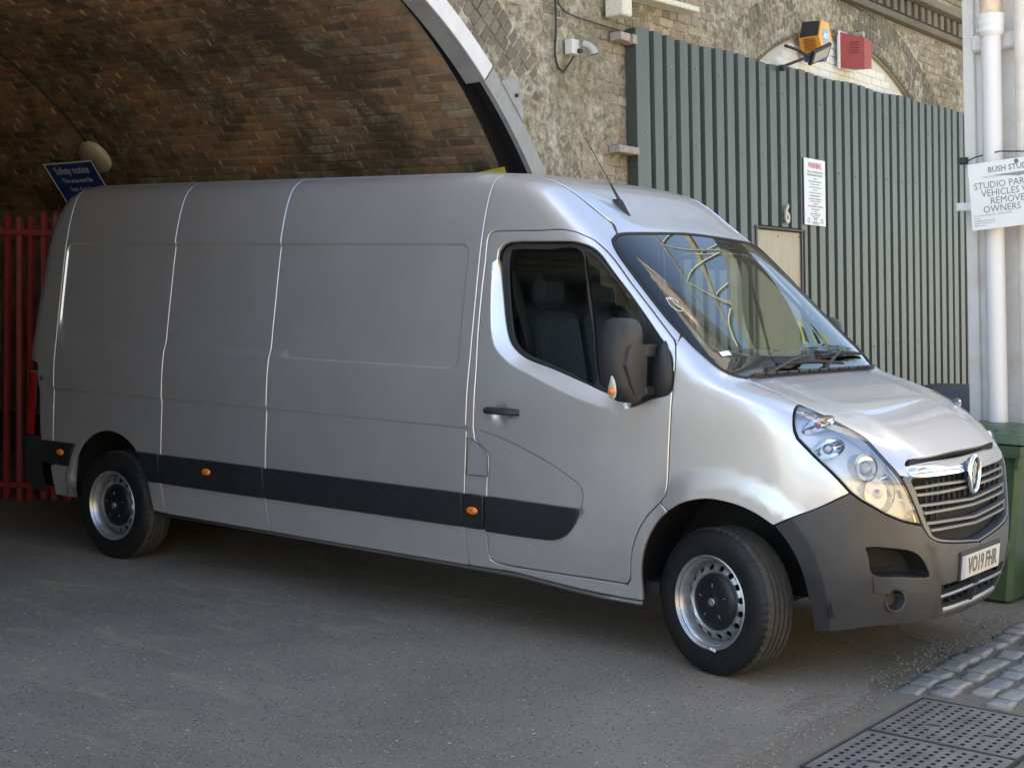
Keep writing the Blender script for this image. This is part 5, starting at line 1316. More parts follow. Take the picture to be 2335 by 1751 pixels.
for i, y in enumerate(cy):
    for j, z_ in enumerate(cz):
        p_ = Vector((0, y, z_)); d1 = math.hypot(y-A1[0], z_-A1[1])
        if d1 < RA+.004 or math.hypot(y-A2[0], z_-A2[1]) < RA+.03 or (2.62 < y < 9.7 and z_ < 3.70) or 4.6 < z_ < 4.97 or not visible(WM @ p_, .03): continue
        q = Vector((y, z_, 3.1)); near = max(0, 1-(d1-RA)/1.2); big = mn.fractal(q*.9, 1, 2, 4); med = mn.fractal(q*4.2, 1, 2, 3); fin = mn.fractal(q*17, .8, 2, 3)
        h = -.0020+.019*big+.011*med+.006*fin+.0150*near+.0085*max(0, 1-abs(math.hypot(y-A2[0], z_-A2[1])-RA-.25)/.4)
        h = min(h, .016+.006*fin); idx[(i, j)] = len(V); V.append((h, y, z_))
for (i, j), a in idx.items():
    b, c_, d_2 = idx.get((i+1, j)), idx.get((i+1, j+1)), idx.get((i, j+1))
    if None not in (b, c_, d_2): F.append((a, b, c_, d_2))
cr = mesh('lime_crust', V, F, None or M['crust'], wall, True); tag(cr, kind='stuff'); print('crust', len(V))
# arch rings of bricks on edge
vs = make_brickset('voussoir', M['arch_brick'], .065, .104, .05, 7); items = []
for (cc_, a0, a1) in ((A1, R_(8), R_(100)), (A2, R_(42), R_(146))):
    for k in range(4):
        r = RA+.062+k*.1135; n = int(r*(a1-a0)/.0765)
        for i in range(n):
            a = a0+(i+.5+(k % 2)*.5)*(a1-a0)/n; yc, zc = cc_[0]+r*math.cos(a), cc_[1]+r*math.sin(a)
            if zc > 5.3 or not visible(WM @ Vector((0, yc, zc))): continue
            if 2.7 < yc and zc < 3.68: continue
            items.append((Matrix.Translation((.004+rb_.uniform(-.004, .006)+.002*k, yc, zc)) @ Matrix.Rotation(a-math.pi/2, 4, 'X') @ Matrix.Rotation(rb_.gauss(0, .02), 4, 'Z'), rb_.choice(vs)))
print('voussoirs', len(items)); lay(items, wall, 'voussoir', 'arch_ring_brickwork', 290, camW)
# string course with dentils
sc1 = MB(); sc1.box((.03, 3.1, 4.655), (.10, 23.4, .07), .006); sc1.box((.075, 3.1, 4.905), (.19, 23.4, .075), .008); sc1.obj('string_course', M['arch_brick'], wall)
db_ = make_brickset('dentil', M['arch_brick'], .10, .15, .09, 4); items = []
for i in range(90):
    y = -6+i*.19
    if visible(WM @ Vector((0, y, 4.78)), .1): items.append((Matrix.Translation((.085, y, 4.78)), db_[i % 4]))
lay(items, wall, 'dentil', 'dentil_row', 290, camW)
# white washed infill of the second arch
inf = thing('arch_infill', 'white painted brick infill of the small arch above the green sheeting', 'wall', (XF, 0, 0), (0, -BAT, 0))
pz = arcpts(A2, RA-.002, R_(50), R_(130), 50)
V = [(-.055, p[0], p[1]) for p in pz]+[(-.055, pz[0][0], 3.2), (-.055, pz[-1][0], 3.2)]
V = [(-.055, p[0], p[1]) for p in pz]+[(-.055, pz[-1][0], 3.2), (-.055, pz[0][0], 3.2)]
mesh('infill_backing', V, [tuple(range(len(V)))], M['white_mortar'], inf)
wb = make_brickset('brick', M['white_brick'], .219, .0695, .05, 6); items = []; z = 3.42; c = 0
while z < 4.32:
    y = 4.2+(.1125 if c % 2 else 0)
    while y < 8.9:
        if math.hypot(abs(y-A2[0])+.11, z+.035-A2[1]) < RA: items.append((Matrix.Translation((-.046+rb_.uniform(-.0015, .0015), y, z)), rb_.choice(wb)))
        y += .225
    z += .0765; c += 1
lay(items, inf, 'brick', 'infill_brickwork', 290, camW); print('infill', len(items))
# ------------------------------------------------------------------ vault
vault = thing('arch_vault', 'dark sooty brick barrel vault over the back of the van', 'arch')
RV = 3.665; xs = np.linspace(-12.5, -3.0, 20); V = []; F = []; n = 72
for x in xs:
    for k in range(n+1): a = math.pi*k/n; V.append((x, A1[0]+RV*math.cos(a), A1[1]+RV*math.sin(a)))
for i in range(len(xs)-1):
    for k in range(n): F.append((i*(n+1)+k, i*(n+1)+k+1, (i+1)*(n+1)+k+1, (i+1)*(n+1)+k))
soot_dark = simple('darkened_brickwork', (.055, .045, .036), .95, 0, .4, 2, .6, bsc=14)  # unseen near half and side walls darkened to dim the van's rear
mesh('vault_backing', V, F, [M['vault_mortar'], soot_dark], vault, True, mi=[1 if k > 46 else 0 for i in range(len(xs)-1) for k in range(n)])
# sides, back wall and the shadowed slot behind the steel rim, painted black
sd_ = MB(); 
for sg in (1, -1): sd_.box((-7.6, A1[0]+sg*(RV+.15), .15), (9.8, .3, .60))
sd_.box((-12.6, A1[0], 2), (.2, 9, 5)); sd_.obj('vault_side', soot_dark, vault)
V = []; F = []
for x, r in ((-3.0, RV-.012), (-3.0, 3.95), (-2.86, 3.95)):
    for k in range(41): a = -.1+(math.pi+.2)*k/40; V.append((x, A1[0]+r*math.cos(a), A1[1]+r*math.sin(a)))
for i in range(2):
    for k in range(40): F.append((i*41+k, i*41+k+1, (i+1)*41+k+1, (i+1)*41+k))
mesh('slot_shadow', V, F, M['dark'], vault)
bv = make_brickset('vault_brick', M['vault_brick'], .213, .064, .04, 8); items = []
dth = .0765/RV; a = R_(27); c = 0
while a < R_(83):
    x = -3.02-(.1125 if c % 2 else 0)
    while x > -11.8:
        xc = x-.1125; rj = RV-.0075+rb_.uniform(-.0065, .0055); P_ = Vector((xc, A1[0]+rj*math.cos(a), A1[1]+rj*math.sin(a)))
        if visible(P_, .1):
            # local x (outward face) points to the vault axis
            inn = Vector((0, -math.cos(a), -math.sin(a))); al = Vector((1, 0, 0)); up_ = inn.cross(al)
            Rm = Matrix((inn, al, up_)).transposed().to_4x4()
            items.append((Matrix.Translation(P_) @ Rm @ Matrix.Rotation(rb_.gauss(0, .018), 4, 'Z') @ Matrix.Rotation(rb_.gauss(0, .035), 4, 'Y') @ Matrix.Rotation(rb_.gauss(0, .018), 4, 'X'), rb_.choice(bv)))
        x -= .225
    a += dth; c += 1
print('vault bricks', len(items)); lay(items, vault, 'brick', 'vault_brickwork', 290, CAMPOS)
# far side wall below the springing, seen behind the railings
# ------------------------------------------------------------------ steel arch rim
rim = thing('steel_arch_rim', 'grey painted steel rim bent round the mouth of the brick arch', 'arch rim', (XF+.06, 0, 0), (0, -BAT, 0))
st1 = NT('grey_painted_steel'); g1_ = st1.n('ShaderNodeNewGeometry'); p1_ = g1_.outputs['Position']
st1.set(base=st1.mix(st1.ramp(st1.noise(p1_, 7, 7, .7), [(.3, 0), (.75, 1)]), (.30, .30, .31), (.20, .195, .19)), rough=.5, metal=0); st1.bump(st1.noise(p1_, 90, 4), .15, .002)
M['steel'] = st1.m; M['steel_white'] = simple('pale_painted_steel', (.62, .62, .64), .45, 0, .08, 7)
def arcplate(name, r0, r1, x0, x1, a0, a1, mat, parent, n=40):
    V = []; F = []
    for k in range(n+1):
        a = a0+(a1-a0)*k/n
        for x, r in ((x0, r0), (x1, r0), (x1, r1), (x0, r1)): V.append((x, A1[0]+r*math.cos(a), A1[1]+r*math.sin(a)))
    for k in range(n):
        for j in range(4): l = (j+1) % 4; F.append((k*4+j, k*4+l, (k+1)*4+l, (k+1)*4+j))
    F += [(0, 1, 2, 3), tuple(n*4+j for j in (3, 2, 1, 0))]
    return fixn(mesh(name, V, F, mat, parent))
aj = R_(48.6)
arcplate('rim_plate', 3.608, 3.738, -.008, .004, R_(-4), aj-.002, M['steel'], rim)
arcplate('rim_plate', 3.608, 3.738, -.006, .008, aj+.002, R_(184), M['steel_white'], rim, 90)
arcplate('rim_soffit', 3.600, 3.608, -.15, .006, aj, R_(184), M['steel'], rim, 90)
arcplate('rim_soffit', 3.600, 3.608, -.035, .004, R_(-4), aj-.001, M['steel'], rim, 40)
tb = MB(); a = R_(44.6); 
gus = [(3.735, a+.040), (3.90, a+.012), (3.735, a-.055)]
tb.prism([(A1[0]+r*math.cos(t), A1[1]+r*math.sin(t)) for r, t in gus], 0, -.006, .012); tb.obj('gusset_plate', M['steel'], rim)
bo = MB(); rbt = (3.79, a-.006); bo.lathe([(.0, .03), (.012, .03), (.014, .012)], 8, 'x', (0, A1[0]+rbt[0]*math.cos(rbt[1]), A1[1]+rbt[0]*math.sin(rbt[1]))); bo.obj('bolt', M['black_plastic'], rim)
# ------------------------------------------------------------------ green box profile sheeting
cl = thing('corrugated_cladding', 'dark green box profile steel sheeting across the second arch', 'cladding', (-2.5625+.03, 0, 0), (0, -BAT, 0))
gm_ = NT('green_sheet_paint'); gg2 = gm_.n('ShaderNodeNewGeometry'); pp_ = gg2.outputs['Position']
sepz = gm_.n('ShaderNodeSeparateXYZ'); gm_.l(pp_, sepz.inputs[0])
v3 = gm_.n('ShaderNodeMapping'); v3.inputs['Scale'].default_value = (1, 9, .6); gm_.l(pp_, v3.inputs[0])
col = gm_.mix(gm_.ramp(gm_.noise(v3.outputs[0], 1.5, 6, .7), [(.35, 0), (.7, 1)]), (.056, .064, .057), (.080, .087, .077))
low_ = gm_.ramp(gm_.math('ADD', sepz.outputs[2], gm_.math('MULTIPLY', gm_.noise(pp_, 1.2, 5), .8)), [(.55, 1), (.85, 0)]) if False else None
dz = gm_.math('ADD', sepz.outputs[2], gm_.math('MULTIPLY', gm_.noise(v3.outputs[0], 2.5, 6, .7), .9)); col = gm_.mix(gm_.ramp(gm_.math('MULTIPLY', dz, .5), [(.45, .75), (.95, 0)]), col, (.030, .036, .038))  # shade painted low on the sheets, broken up with streaky dirt
scr = gm_.ramp(gm_.noise(pp_, 14, 3, .5), [(.74, 0), (.78, .7)]); col = gm_.mix(scr, col, (.22, .27, .23))
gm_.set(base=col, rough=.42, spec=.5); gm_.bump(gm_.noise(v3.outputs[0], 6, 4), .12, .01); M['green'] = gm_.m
def sheets():
    y0 = 2.60; k = 0; rs_ = random.Random(9)
    # door opening in y: 4.476..5.429 up to 2.365
    ribs = []; y = 2.845-.195
    while y < 11.2: ribs.append(y+rs_.uniform(-.006, .006)); y += .195
    for s in range(0, len(ribs)-1, 5):
        seg = ribs[s:s+6]
        pr_ = []
        for i in range(len(seg)-1):
            a, b = seg[i], seg[i+1]
            pr_ += [(0, a), (0, a+.122), (-.050, a+.130), (-.050, b-.012)]
        pr_.append((0, seg[-1]-.002))
        if s == 0: pr_ = [(0, 2.585)]+pr_
        m = MB(); top_ = lambda y_: 3.748+.0175*(y_-2.6)+.012*math.sin(y_*5)
        def colstrip(pa, pb, z0, z1a, z1b):
            m.add([(pa[0], pa[1], z0), (pb[0], pb[1], z0), (pb[0], pb[1], z1b), (pa[0], pa[1], z1a)], [(0, 1, 2, 3)])
        for pa, pb in zip(pr_, pr_[1:]):
            ym = (pa[1]+pb[1])/2; z0 = 2.372 if 4.47 < ym < 5.44 else 0.0
            colstrip(pa, pb, z0, top_(pa[1]), top_(pb[1]))
            if pa[0] == 0 and pb[0] == 0: pass
        # folded top edge thickness
        for pa, pb in zip(pr_, pr_[1:]):
            m.add([(pa[0], pa[1], top_(pa[1])), (pb[0], pb[1], top_(pb[1])), (pb[0]-.004, pb[1], top_(pb[1])), (pa[0]-.004, pa[1], top_(pa[1]))], [(0, 1, 2, 3)])
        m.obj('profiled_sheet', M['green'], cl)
    e = MB(); e.box((-.035, 2.575, 1.87), (.09, .022, 3.75), .002); e.obj('edge_trim', simple('dark_green_trim', (.05, .065, .055), .4), cl)
    sc = MB(); rs2 = random.Random(2)
    for y in ribs[::2]:
        for z in (3.55, 2.95, 1.3): sc.lathe([(.0, .008), (.008, .006), (.010, 0)], 8, 'x', (0, y+.06, z+rs2.uniform(-.03, .03)))
    q = sc.obj('sheet_screw', simple('screw_zinc', (.22, .25, .23), .4, .5), cl); tag(q, kind='stuff')
sheets()
dk = MB(); dk.box((-.12, 6.5, 1.80), (.02, 7.9, 3.7)); dk.obj('sheet_backing', M['dark'], cl)
dr = thing('plywood_door', 'plain beige plywood board filling the low doorway under the number 6', 'door', (-2.5625+.03, 0, 0), (0, -BAT, 0))
ply = NT('plywood'); tcp = ply.co((1, 1, .25)); ply.set(base=ply.ramp(ply.noise(tcp, 14, 6, .7), [(.3, (.43, .37, .27)), (.7, (.52, .455, .34))]), rough=.7); 
m = MB(); m.box((-.03, 4.953, 1.17), (.02, .925, 2.33), .003); m.obj('door_board', ply.m, dr)
m = MB()
for y, z in ((4.53, 2.30), (4.95, 2.29), (5.37, 2.30)): m.lathe([(.0, .003), (.010, .002), (.011, 0)], 8, 'x', (-.020, y, z))
q = m.obj('board_screw', simple('rusty_screw', (.14, .10, .07), .7), dr); tag(q, kind='stuff')
m = MB(); m.box((-.02, 4.953, 2.352), (.06, .99, .022), .003); m.box((-.02, 5.428, 1.17), (.06, .020, 2.34), .003); m.box((-.02, 4.478, 1.17), (.06, .016, 2.34), .003); m.obj('door_frame', simple('dark_brown_frame', (.045, .032, .026), .6), dr)
# things fixed to the sheeting and the wall: child meshes are written in the wall's own leaning frame
def wthing(name, label, cat, group=None, off=.03): return thing(name, label, cat, (-2.5625+off, 0, 0), (0, -BAT, 0), group)
n6 = wthing('house_number', 'pale cut-out number 6 fixed above the plywood door', 'number')
text('numeral', '6', .235, simple('cream_numeral', (.50, .46, .36), .5), n6, (.022, 5.05, 2.478), RX, .006, bold=.006, sx=.88)
wsn = wthing('warning_sign', 'tall white sign with red WARNING heading on green sheeting beside the door', 'sign')
m = MB(); m.box((.012, 5.645, 2.715), (.008, .445, .605), .001); m.obj('sign_board', M['white'], wsn)
text('sign_heading', 'WARNING', .075, M['redink'], wsn, (.0175, 5.645, 2.955), RX, .0004, sx=.78, bold=.001)
lines = [('THIS IS A CONTROLLED AREA YOU', .026, 2.897, 0), ('ARE ENTERING PRIVATE PROPERTY', .026, 2.868, 0), ('and parking on', .018, 2.838, 0), ('this land is managed and patrolled by agents', .019, 2.812, 0), ('and is strictly for permit holders', .018, 2.786, 0), ('only any vehicle parked without permission', .018, 2.760, 0), ('will be issued', .018, 2.735, 0), ('with a parking charge notice and the keeper', .018, 2.710, 0), ('A Parking Charge Notice of', .024, 2.683, 0), ('may be payable to the managing agents within', .018, 2.655, 0), ('days of the date of issue of the notice', .018, 2.633, 0), ('by the registered', .018, 2.610, 0), ('ALL VEHICLES PARKED AT OWNERS RISK', .022, 2.585, 1), ('Parking conditions apply', .022, 2.560, 1), ('at all times', .018, 2.538, 0), ('appeals may be made in writing to the address', .014, 2.520, 0), ('given on the notice within the stated period', .014, 2.505, 0), ('or by telephone during hours', .014, 2.488, 0), ('see notice for details', .014, 2.473, 0), ('operators of this site act on behalf of the landowner', .012, 2.437, 0), ('members of the trade association', .012, 2.425, 0)]
GI_ = M['greyink']
for b, s, z, c in lines: text('sign_line', b, s, M['redink'] if c else GI_, wsn, (.0172, 5.645, z), RX, .0002, sx=.80)
for y, z in ((5.50, 2.458), (5.64, 2.458), (5.78, 2.458)):
    m = MB(); m.tube([(.0172, y+.018*math.cos(a), z-.002+.022*math.sin(a)) for a in np.linspace(0, 6.28, 14)[:-1]], .002, 4, closed=True); m.obj('sign_mark', GI_, wsn)
# timber blocks left of the sheeting
tm = simple('weathered_timber', (.34, .29, .25), .85, 0, .3, 30, .4)
for i, (y0, y1, z0, z1, lab) in enumerate(((2.345, 2.475, 3.625, 3.685, 'small weathered timber block in the wall, left of the pair near the sheeting top'), (2.515, 2.575, 3.62, 3.69, 'short pale timber stub touching the top left edge of the sheeting'), (2.300, 2.575, 2.795, 2.85, 'long weathered timber batten by the sheeting edge above the van roof'))):
    m = MB(); m.box((-.03, (y0+y1)/2, (z0+z1)/2), (.10, y1-y0, z1-z0), .004); r = wthing('timber_block', lab, 'timber', 'timber fixings in the wall'); m.obj('block', tm, r)
# camera
cm = wthing('security_camera', 'small grey security camera on a white box on the brick wall', 'security camera')
m = MB(); m.box((-.03, 1.765, 3.49), (.07, .085, .105), .006); m.obj('junction_box', simple('camera_white', (.60, .60, .58), .5), cm)
m = MB(); A = Matrix.Rotation(.75, 3, 'X'); m.tube([(.03, 1.805, 3.515), (.06, 1.845, 3.50), (.075, 1.872, 3.475), (.080, 1.882, 3.445)], [.024, .028, .030, .031], 14); m.obj('camera_body', simple('camera_grey', (.36, .36, .37), .4), cm, True, 50)
m = MB(); m.tube([(.080, 1.882, 3.446), (.0805, 1.884, 3.440)], .027, 14); m.obj('camera_lens', M['dark'], cm)
m = MB(); m.box((.02, 1.79, 3.46), (.03, .03, .03), .004); m.obj('camera_bracket', M['black_plastic'], cm)
# cables
def cable(label, pts, r=.006, group=None):
    m = MB(); m.tube(catmull(pts, step=.04), r, 6); o = m.obj('cable', M['rubber'], None, True); o.location = (-2.5625+.03, 0, 0); o.rotation_euler = (0, -BAT, 0); return tag(o, label, 'cable', group)
rc_ = -.062
cable('black cable dropping down the brick wall and looping up to the security camera', [(rc_, 1.60, 4.3), (rc_, 1.612, 3.9), (rc_, 1.618, 3.6), (rc_, 1.60, 3.42), (rc_, 1.64, 3.33), (rc_, 1.70, 3.31), (rc_, 1.755, 3.36), (rc_+.03, 1.79, 3.43)], .007)
cable('thin cable running right along the wall from the drop cable to the sheeting', [(rc_, 1.62, 3.93), (rc_, 1.66, 3.78), (rc_, 1.76, 3.735), (rc_, 2.1, 3.72), (rc_, 2.58, 3.715)], .005)
# white bracket high on the wall
bkx = wthing('steel_bracket', 'white flaking bracket arm high on the wall above the sheeting corner', 'bracket')
m = MB(); m.box((.02, 2.315, 3.86), (.16, .13, .16), .01); m.box((.02, 2.85, 3.985), (.15, 1.1, .045), .008, Matrix.Rotation(.03, 3, 'X')); m.obj('bracket_arm', simple('flaking_cream_paint', (.62, .60, .50), .7, 0, .2, 40, .5), bkx)
# alarm box
ab = wthing('alarm_box', 'orange and blue hexagonal alarm box on the white infill wall', 'alarm box', off=-.02)
org = simple('alarm_orange', (.80, .36, .05), .35); blu = simple('alarm_blue', (.03, .03, .30), .35); blk2 = simple('alarm_black', (.03, .03, .03), .4)
hexp = [(5.60, 4.235), (5.825, 4.235), (5.905, 4.075), (5.84, 3.925), (5.60, 3.925), (5.525, 4.075)]
hy = 5.70; hz = 4.095
hexo = [(hy-.085, hz+.175), (hy+.085, hz+.175), (hy+.150, hz+.02), (hy+.085, hz-.115), (hy-.085, hz-.115), (hy-.150, hz+.02)]
def frust(poly, x0, x1, k, mat, name, parent, sub=None):
    c = (sum(p[0] for p in poly)/len(poly), sum(p[1] for p in poly)/len(poly)); n = len(poly)
    V = [(x0, y, z) for y, z in poly]+[(x1, c[0]+(y-c[0])*k, c[1]+(z-c[1])*k) for y, z in poly]
    F = [(i, (i+1) % n, (i+1) % n+n, i+n) for i in range(n)]+[tuple(range(n))[::-1], tuple(range(n, 2*n))]
    return fixn(mesh(name, V, F, mat, parent))
frust(hexo, -.03, .165, .93, org, 'alarm_cover', ab)
m = MB(); 
for z in np.linspace(hz-.10, hz+.0, 7): m.box((.07, hy-.128-(z-(hz-.05))*.35, z), (.12, .012, .006))
m.obj('alarm_louvre', simple('alarm_slot', (.30, .13, .02), .5), ab)
m = MB(); p0, p1, p2 = hexo[0], hexo[5], hexo[0]; m.add([(-.02, hexo[0][0]-.003, hexo[0][1]), (.150, hexo[0][0]-.002, hexo[0][1]-.012), (.155, hexo[5][0]+.006, hexo[5][1]+.004), (-.02, hexo[5][0]-.004, hexo[5][1])], [(0, 1, 2, 3)]); m.obj('alarm_side', blk2, ab)
frust([(hy-.075, hz-.112), (hy+.078, hz-.112), (hy+.06, hz-.185), (hy-.055, hz-.185)], -.02, .15, .94, blu, 'alarm_strobe', ab)
m = MB(); m.box((.1665, hy+.01, hz+.035), (.002, .125, .125), .0); m.obj('alarm_badge', simple('alarm_badge_blue', (.25, .38, .58), .4), ab)
text('alarm_text', 'ADT', .062, M['whiteink'], ab, (.1685, hy+.01, hz+.035), RX, .0004, bold=.003, sx=.9)
# red box
rbx = wthing('red_box', 'faded red tapered sounder box on the white infill wall, right of the alarm', 'alarm box', off=-.02)
redm = NT('faded_red'); gr_ = redm.n('ShaderNodeNewGeometry'); redm.set(base=redm.mix(redm.ramp(redm.noise(gr_.outputs['Position'], 16, 5, .7), [(.62, 0), (.70, .8)]), (.36, .055, .05), (.45, .16, .13)), rough=.6)
V = [(-.03, 6.52, 4.33), (-.03, 6.98, 4.30), (-.03, 6.98, 3.93), (-.03, 6.52, 3.93), (.16, 6.66, 4.27), (.16, 6.90, 4.25), (.16, 6.90, 3.96), (.16, 6.66, 3.95)]
V = [(-.03, 6.46, 4.31), (-.03, 6.82, 4.27), (-.03, 6.82, 3.99), (-.03, 6.46, 3.965), (.17, 6.57, 4.24), (.17, 6.74, 4.23), (.17, 6.74, 3.97), (.17, 6.57, 3.95)]
F = [(4, 5, 6, 7), (0, 4, 7, 3), (1, 2, 6, 5), (0, 1, 5, 4)]
mesh('box_cover', V, F, redm.m, rbx); mesh('box_base', [V[i] for i in (3, 7, 6, 2)], [(0, 1, 2, 3)], simple('bare_cream', (.45, .38, .26), .8), rbx)
m = MB(); m.lathe([(.0, .09), (.028, .09), (.030, 0)], 12, 'x', (.03, 6.68, 4.30)); m.obj('box_fitting', simple('fitting_cream', (.42, .38, .32), .7), rbx)
m = MB()
for z in np.linspace(4.10, 4.20, 5): m.add([(.05, 6.500, z), (.13, 6.544, z), (.13, 6.544, z+.008), (.05, 6.500, z+.008)], [(0, 1, 2, 3)])
m.obj('box_louvre', simple('dark_red', (.12, .02, .02), .7), rbx)
m = MB(); m.box((-.035, 6.62, 4.14), (.015, .40, .36)); m.obj('box_backplate', M['white'], rbx)
# floodlight on an arm at the top of the sheeting
fl2 = wthing('floodlight', 'black floodlight on a short arm at the top of the sheeting', 'floodlight')
m = MB(); m.tube([(.03, 4.98, 3.77), (.10, 5.03, 3.80), (.20, 5.16, 3.86)], .013, 8); m.tube([(.20, 5.16, 3.86), (.16, 5.02, 3.905), (.12, 4.86, 3.925)], .014, 6); m.box((.03, 4.985, 3.76), (.05, .05, .05), .008); m.obj('lamp_arm', M['black_plastic'], fl2)
Rl = Matrix.Rotation(R_(35), 3, 'Y') @ Matrix.Rotation(R_(28), 3, 'X')
m = MB(); m.box((.25, 5.28, 3.895), (.035, .26, .15), .008, Rl); m.obj('lamp_head', M['black_plastic'], fl2)
m = MB(); cA = Vector((.25, 5.28, 3.895))+Rl @ Vector((.0185, 0, 0)); m.box(cA, (.003, .20, .10), 0, Rl); m.obj('lamp_glass', simple('lamp_panel', (.34, .33, .30), .3), fl2)
m = MB(); m.lathe([(0, .02), (.012, .016), (.014, 0)], 10, 'x', (.10, 5.03, 3.765)); m.obj('lamp_sensor', M['white'], fl2)
# ------------------------------------------------------------------ things inside the arch
def vthing(name, label, cat, x, ang, rad=3.64):
    """thing fixed to the vault: local z points to the axis, local x along the tunnel, local y down the curve"""
    inn = Vector((0, -math.cos(ang), -math.sin(ang))); al = Vector((1, 0, 0)); t = inn.cross(al)
    o = thing(name, label, cat); o.matrix_world = Matrix.Translation((x, A1[0]+rad*math.cos(ang), A1[1]+rad*math.sin(ang))) @ Matrix((al, t, inn)).transposed().to_4x4(); return o
bl = vthing('bulkhead_light', 'round cream bulkhead light with its lamp off, fixed above the blue safety notice', 'light', -7.14, math.atan2(2.80-.42, 1.07+1.65))
m = MB(); m.lathe([(.0005, .085), (.08, .083), (.125, .074), (.145, .055), (.148, .035), (.135, .0)], 36, 'z'); m.obj('lamp_cover', simple('lamp_cream', (.34, .29, .22), .4, 0, .1, 5), bl, True, 40)
m = MB(); m.lathe([(.135, .0), (.153, .0), (.155, .035), (.149, .045)], 36, 'z'); m.obj('lamp_ring', simple('lamp_ring_white', (.5, .48, .42), .4), bl, True, 40)
sg = thing('safety_sign', 'blue safety notice with white writing behind the round light above the van rear', 'sign')
# corners measured on the vault
c00, c10, c01 = Vector((-7.742, 1.03, 2.787)), Vector((-7.00, 1.025, 2.80)), Vector((-7.685, 1.25, 2.50))
ex = (c10-c00).normalized(); ey = (c01-c00); ey = (ey-ex*ey.dot(ex)).normalized(); ez = ex.cross(-ey)
if ez.dot(Vector((0, -1, -1))) < 0: ez = -ez
Ms = Matrix((ex, -ey, ex.cross(-ey))).transposed().to_4x4()
sg.matrix_world = Matrix.Translation(c00+ez*.05) @ Ms
Wd, Hd = .66, .46
m = MB(); m.box((Wd/2, -Hd/2, 0), (Wd, Hd, .006)); m.obj('sign_board', simple('sign_blue', (.02, .055, .26), .4), sg)
m = MB()
for c_, d_ in (((Wd/2, -.008, .004), (Wd, .012, .002)), ((Wd/2, -Hd+.008, .004), (Wd, .012, .002)), ((.008, -Hd/2, .004), (.012, Hd, .002)), ((Wd-.008, -Hd/2, .004), (.012, Hd, .002))): m.box(c_, d_)
m.obj('sign_border', M['whiteink'], sg)
for b, s, y in (('Safety notice', .105, -.085), ('This area must be', .066, -.185), ('kept clear for', .066, -.270), ('emergency vehicles', .066, -.355)): text('sign_line', b, s, M['whiteink'], sg, (Wd/2, y, .0042), (0, 0, 0), .0004, sx=.85)
ysg = thing('yellow_sign', 'yellow sign with black letters, its top edge just showing over the van roof', 'sign', (-3.16, 1.33, 0))
m = MB(); m.box((0, 0, 2.38), (.006, .56, .50)); 
ysg.location = (-3.22, 1.30, 2.36); ysg.rotation_euler = (0, R_(-0), R_(-90)); 
ya = Vector((-4.02, 1.34, 2.512)); yb_ = Vector((-3.15, 1.30, 2.625))
ex = (yb_-ya).normalized(); dn = Vector((0, .35, -.94)); ey = (dn-ex*dn.dot(ex)).normalized(); ysg.matrix_world = Matrix.Translation(ya-Vector((-.25, .06, .012))) @ Matrix((ex, -ey, ex.cross(-ey))).transposed().to_4x4()
m = MB(); m.box((.42, -.22, 0), (.84, .44, .006)); m.obj('sign_board', simple('sign_yellow', (.62, .50, .06), .45), ysg)
text('sign_line', 'FORD ONLY', .17, M['ink'], ysg, (.44, -.115, .0045), (0, 0, 0), .0004, bold=.004) if False else text('sign_line', 'NO PARKING', .145, M['ink'], ysg, (.43, -.100, .0045), (0, 0, 0), .0004, bold=.004, sx=.9)
cvm = MB(); cvp = []
for t in np.linspace(0, 1, 12):
    a = math.atan2(3.541+(2.939-3.541)*t-.42, .185+(.95-.185)*t+1.65) if False else R_(62.5)+(R_(43.5)-R_(62.5))*t
    x = -7.22+.08*t; cvp.append((x, A1[0]+3.63*math.cos(a), A1[1]+3.63*math.sin(a)))
ext = [(-7.25, A1[0]+3.63*math.cos(a), A1[1]+3.63*math.sin(a)) for a in (R_(110), R_(95), R_(80), R_(70))]
cvm.tube(ext+cvp, .008, 6); o = cvm.obj('cable', M['rubber'], None, True); tag(o, 'thin black cable running down the brick vault to the round light', 'cable')
# red palisade railings
fx = Vector((.805, .593, 0)); f0 = Vector((-6.966, .026, 0)); redp = simple('red_gloss_paint', (.24, .018, .022), .4, 0, .2, 9)
fe = thing('red_palisade_fence', 'red steel palisade fence closing the arch behind the van', 'fence', f0)
Mf = Matrix((fx, Vector((-fx.y, fx.x, 0)), Vector((0, 0, 1)))).transposed().to_4x4()
fe.matrix_world = Matrix.Translation(f0) @ Mf
pm = []
def pale_mesh(w, h):
    prof = [(-w/2, .006), (-w*.28, -.012), (w*.28, -.012), (w/2, .006)]; V = []; F = []
    for x, y in prof: V += [(x, y, .02), (x, y, h-.07+(.035 if abs(x) < w*.4 else 0))]
    V += [(0, 0, h)]; c = len(V)-1
    for i in range(3): F += [(i*2, i*2+2, i*2+3, i*2+1), (i*2+1, i*2+3, c)]
    m = bpy.data.meshes.new('pale'); m.from_pydata(V, [], F); m.materials.append(redp); m.update(); return m
pmesh = pale_mesh(.062, 2.32); rf_ = random.Random(8)
for i, x in enumerate([-.62, -.50, -.385, -.27, -.155, -.04, .03, .15, .22, .34, .415, .53, .65, .77, .89, 1.01, 1.13]):
    o = bpy.data.objects.new('pale', pmesh); COL.objects.link(o); o.parent = fe; o.location = (x, .02 if i % 2 else .05, rf_.uniform(-.06, .02)); o.rotation_euler = (0, rf_.uniform(-.006, .006), rf_.uniform(-.1, .1))
for z in (2.125, .128):
    m = MB(); m.box((.25, -.012, z), (1.9, .03, .045), .003); m.obj('rail', redp, fe)
m = MB(); m.box((-.72, 0, 1.15), (.08, .08, 2.3), .004); m.obj('post', redp, fe)
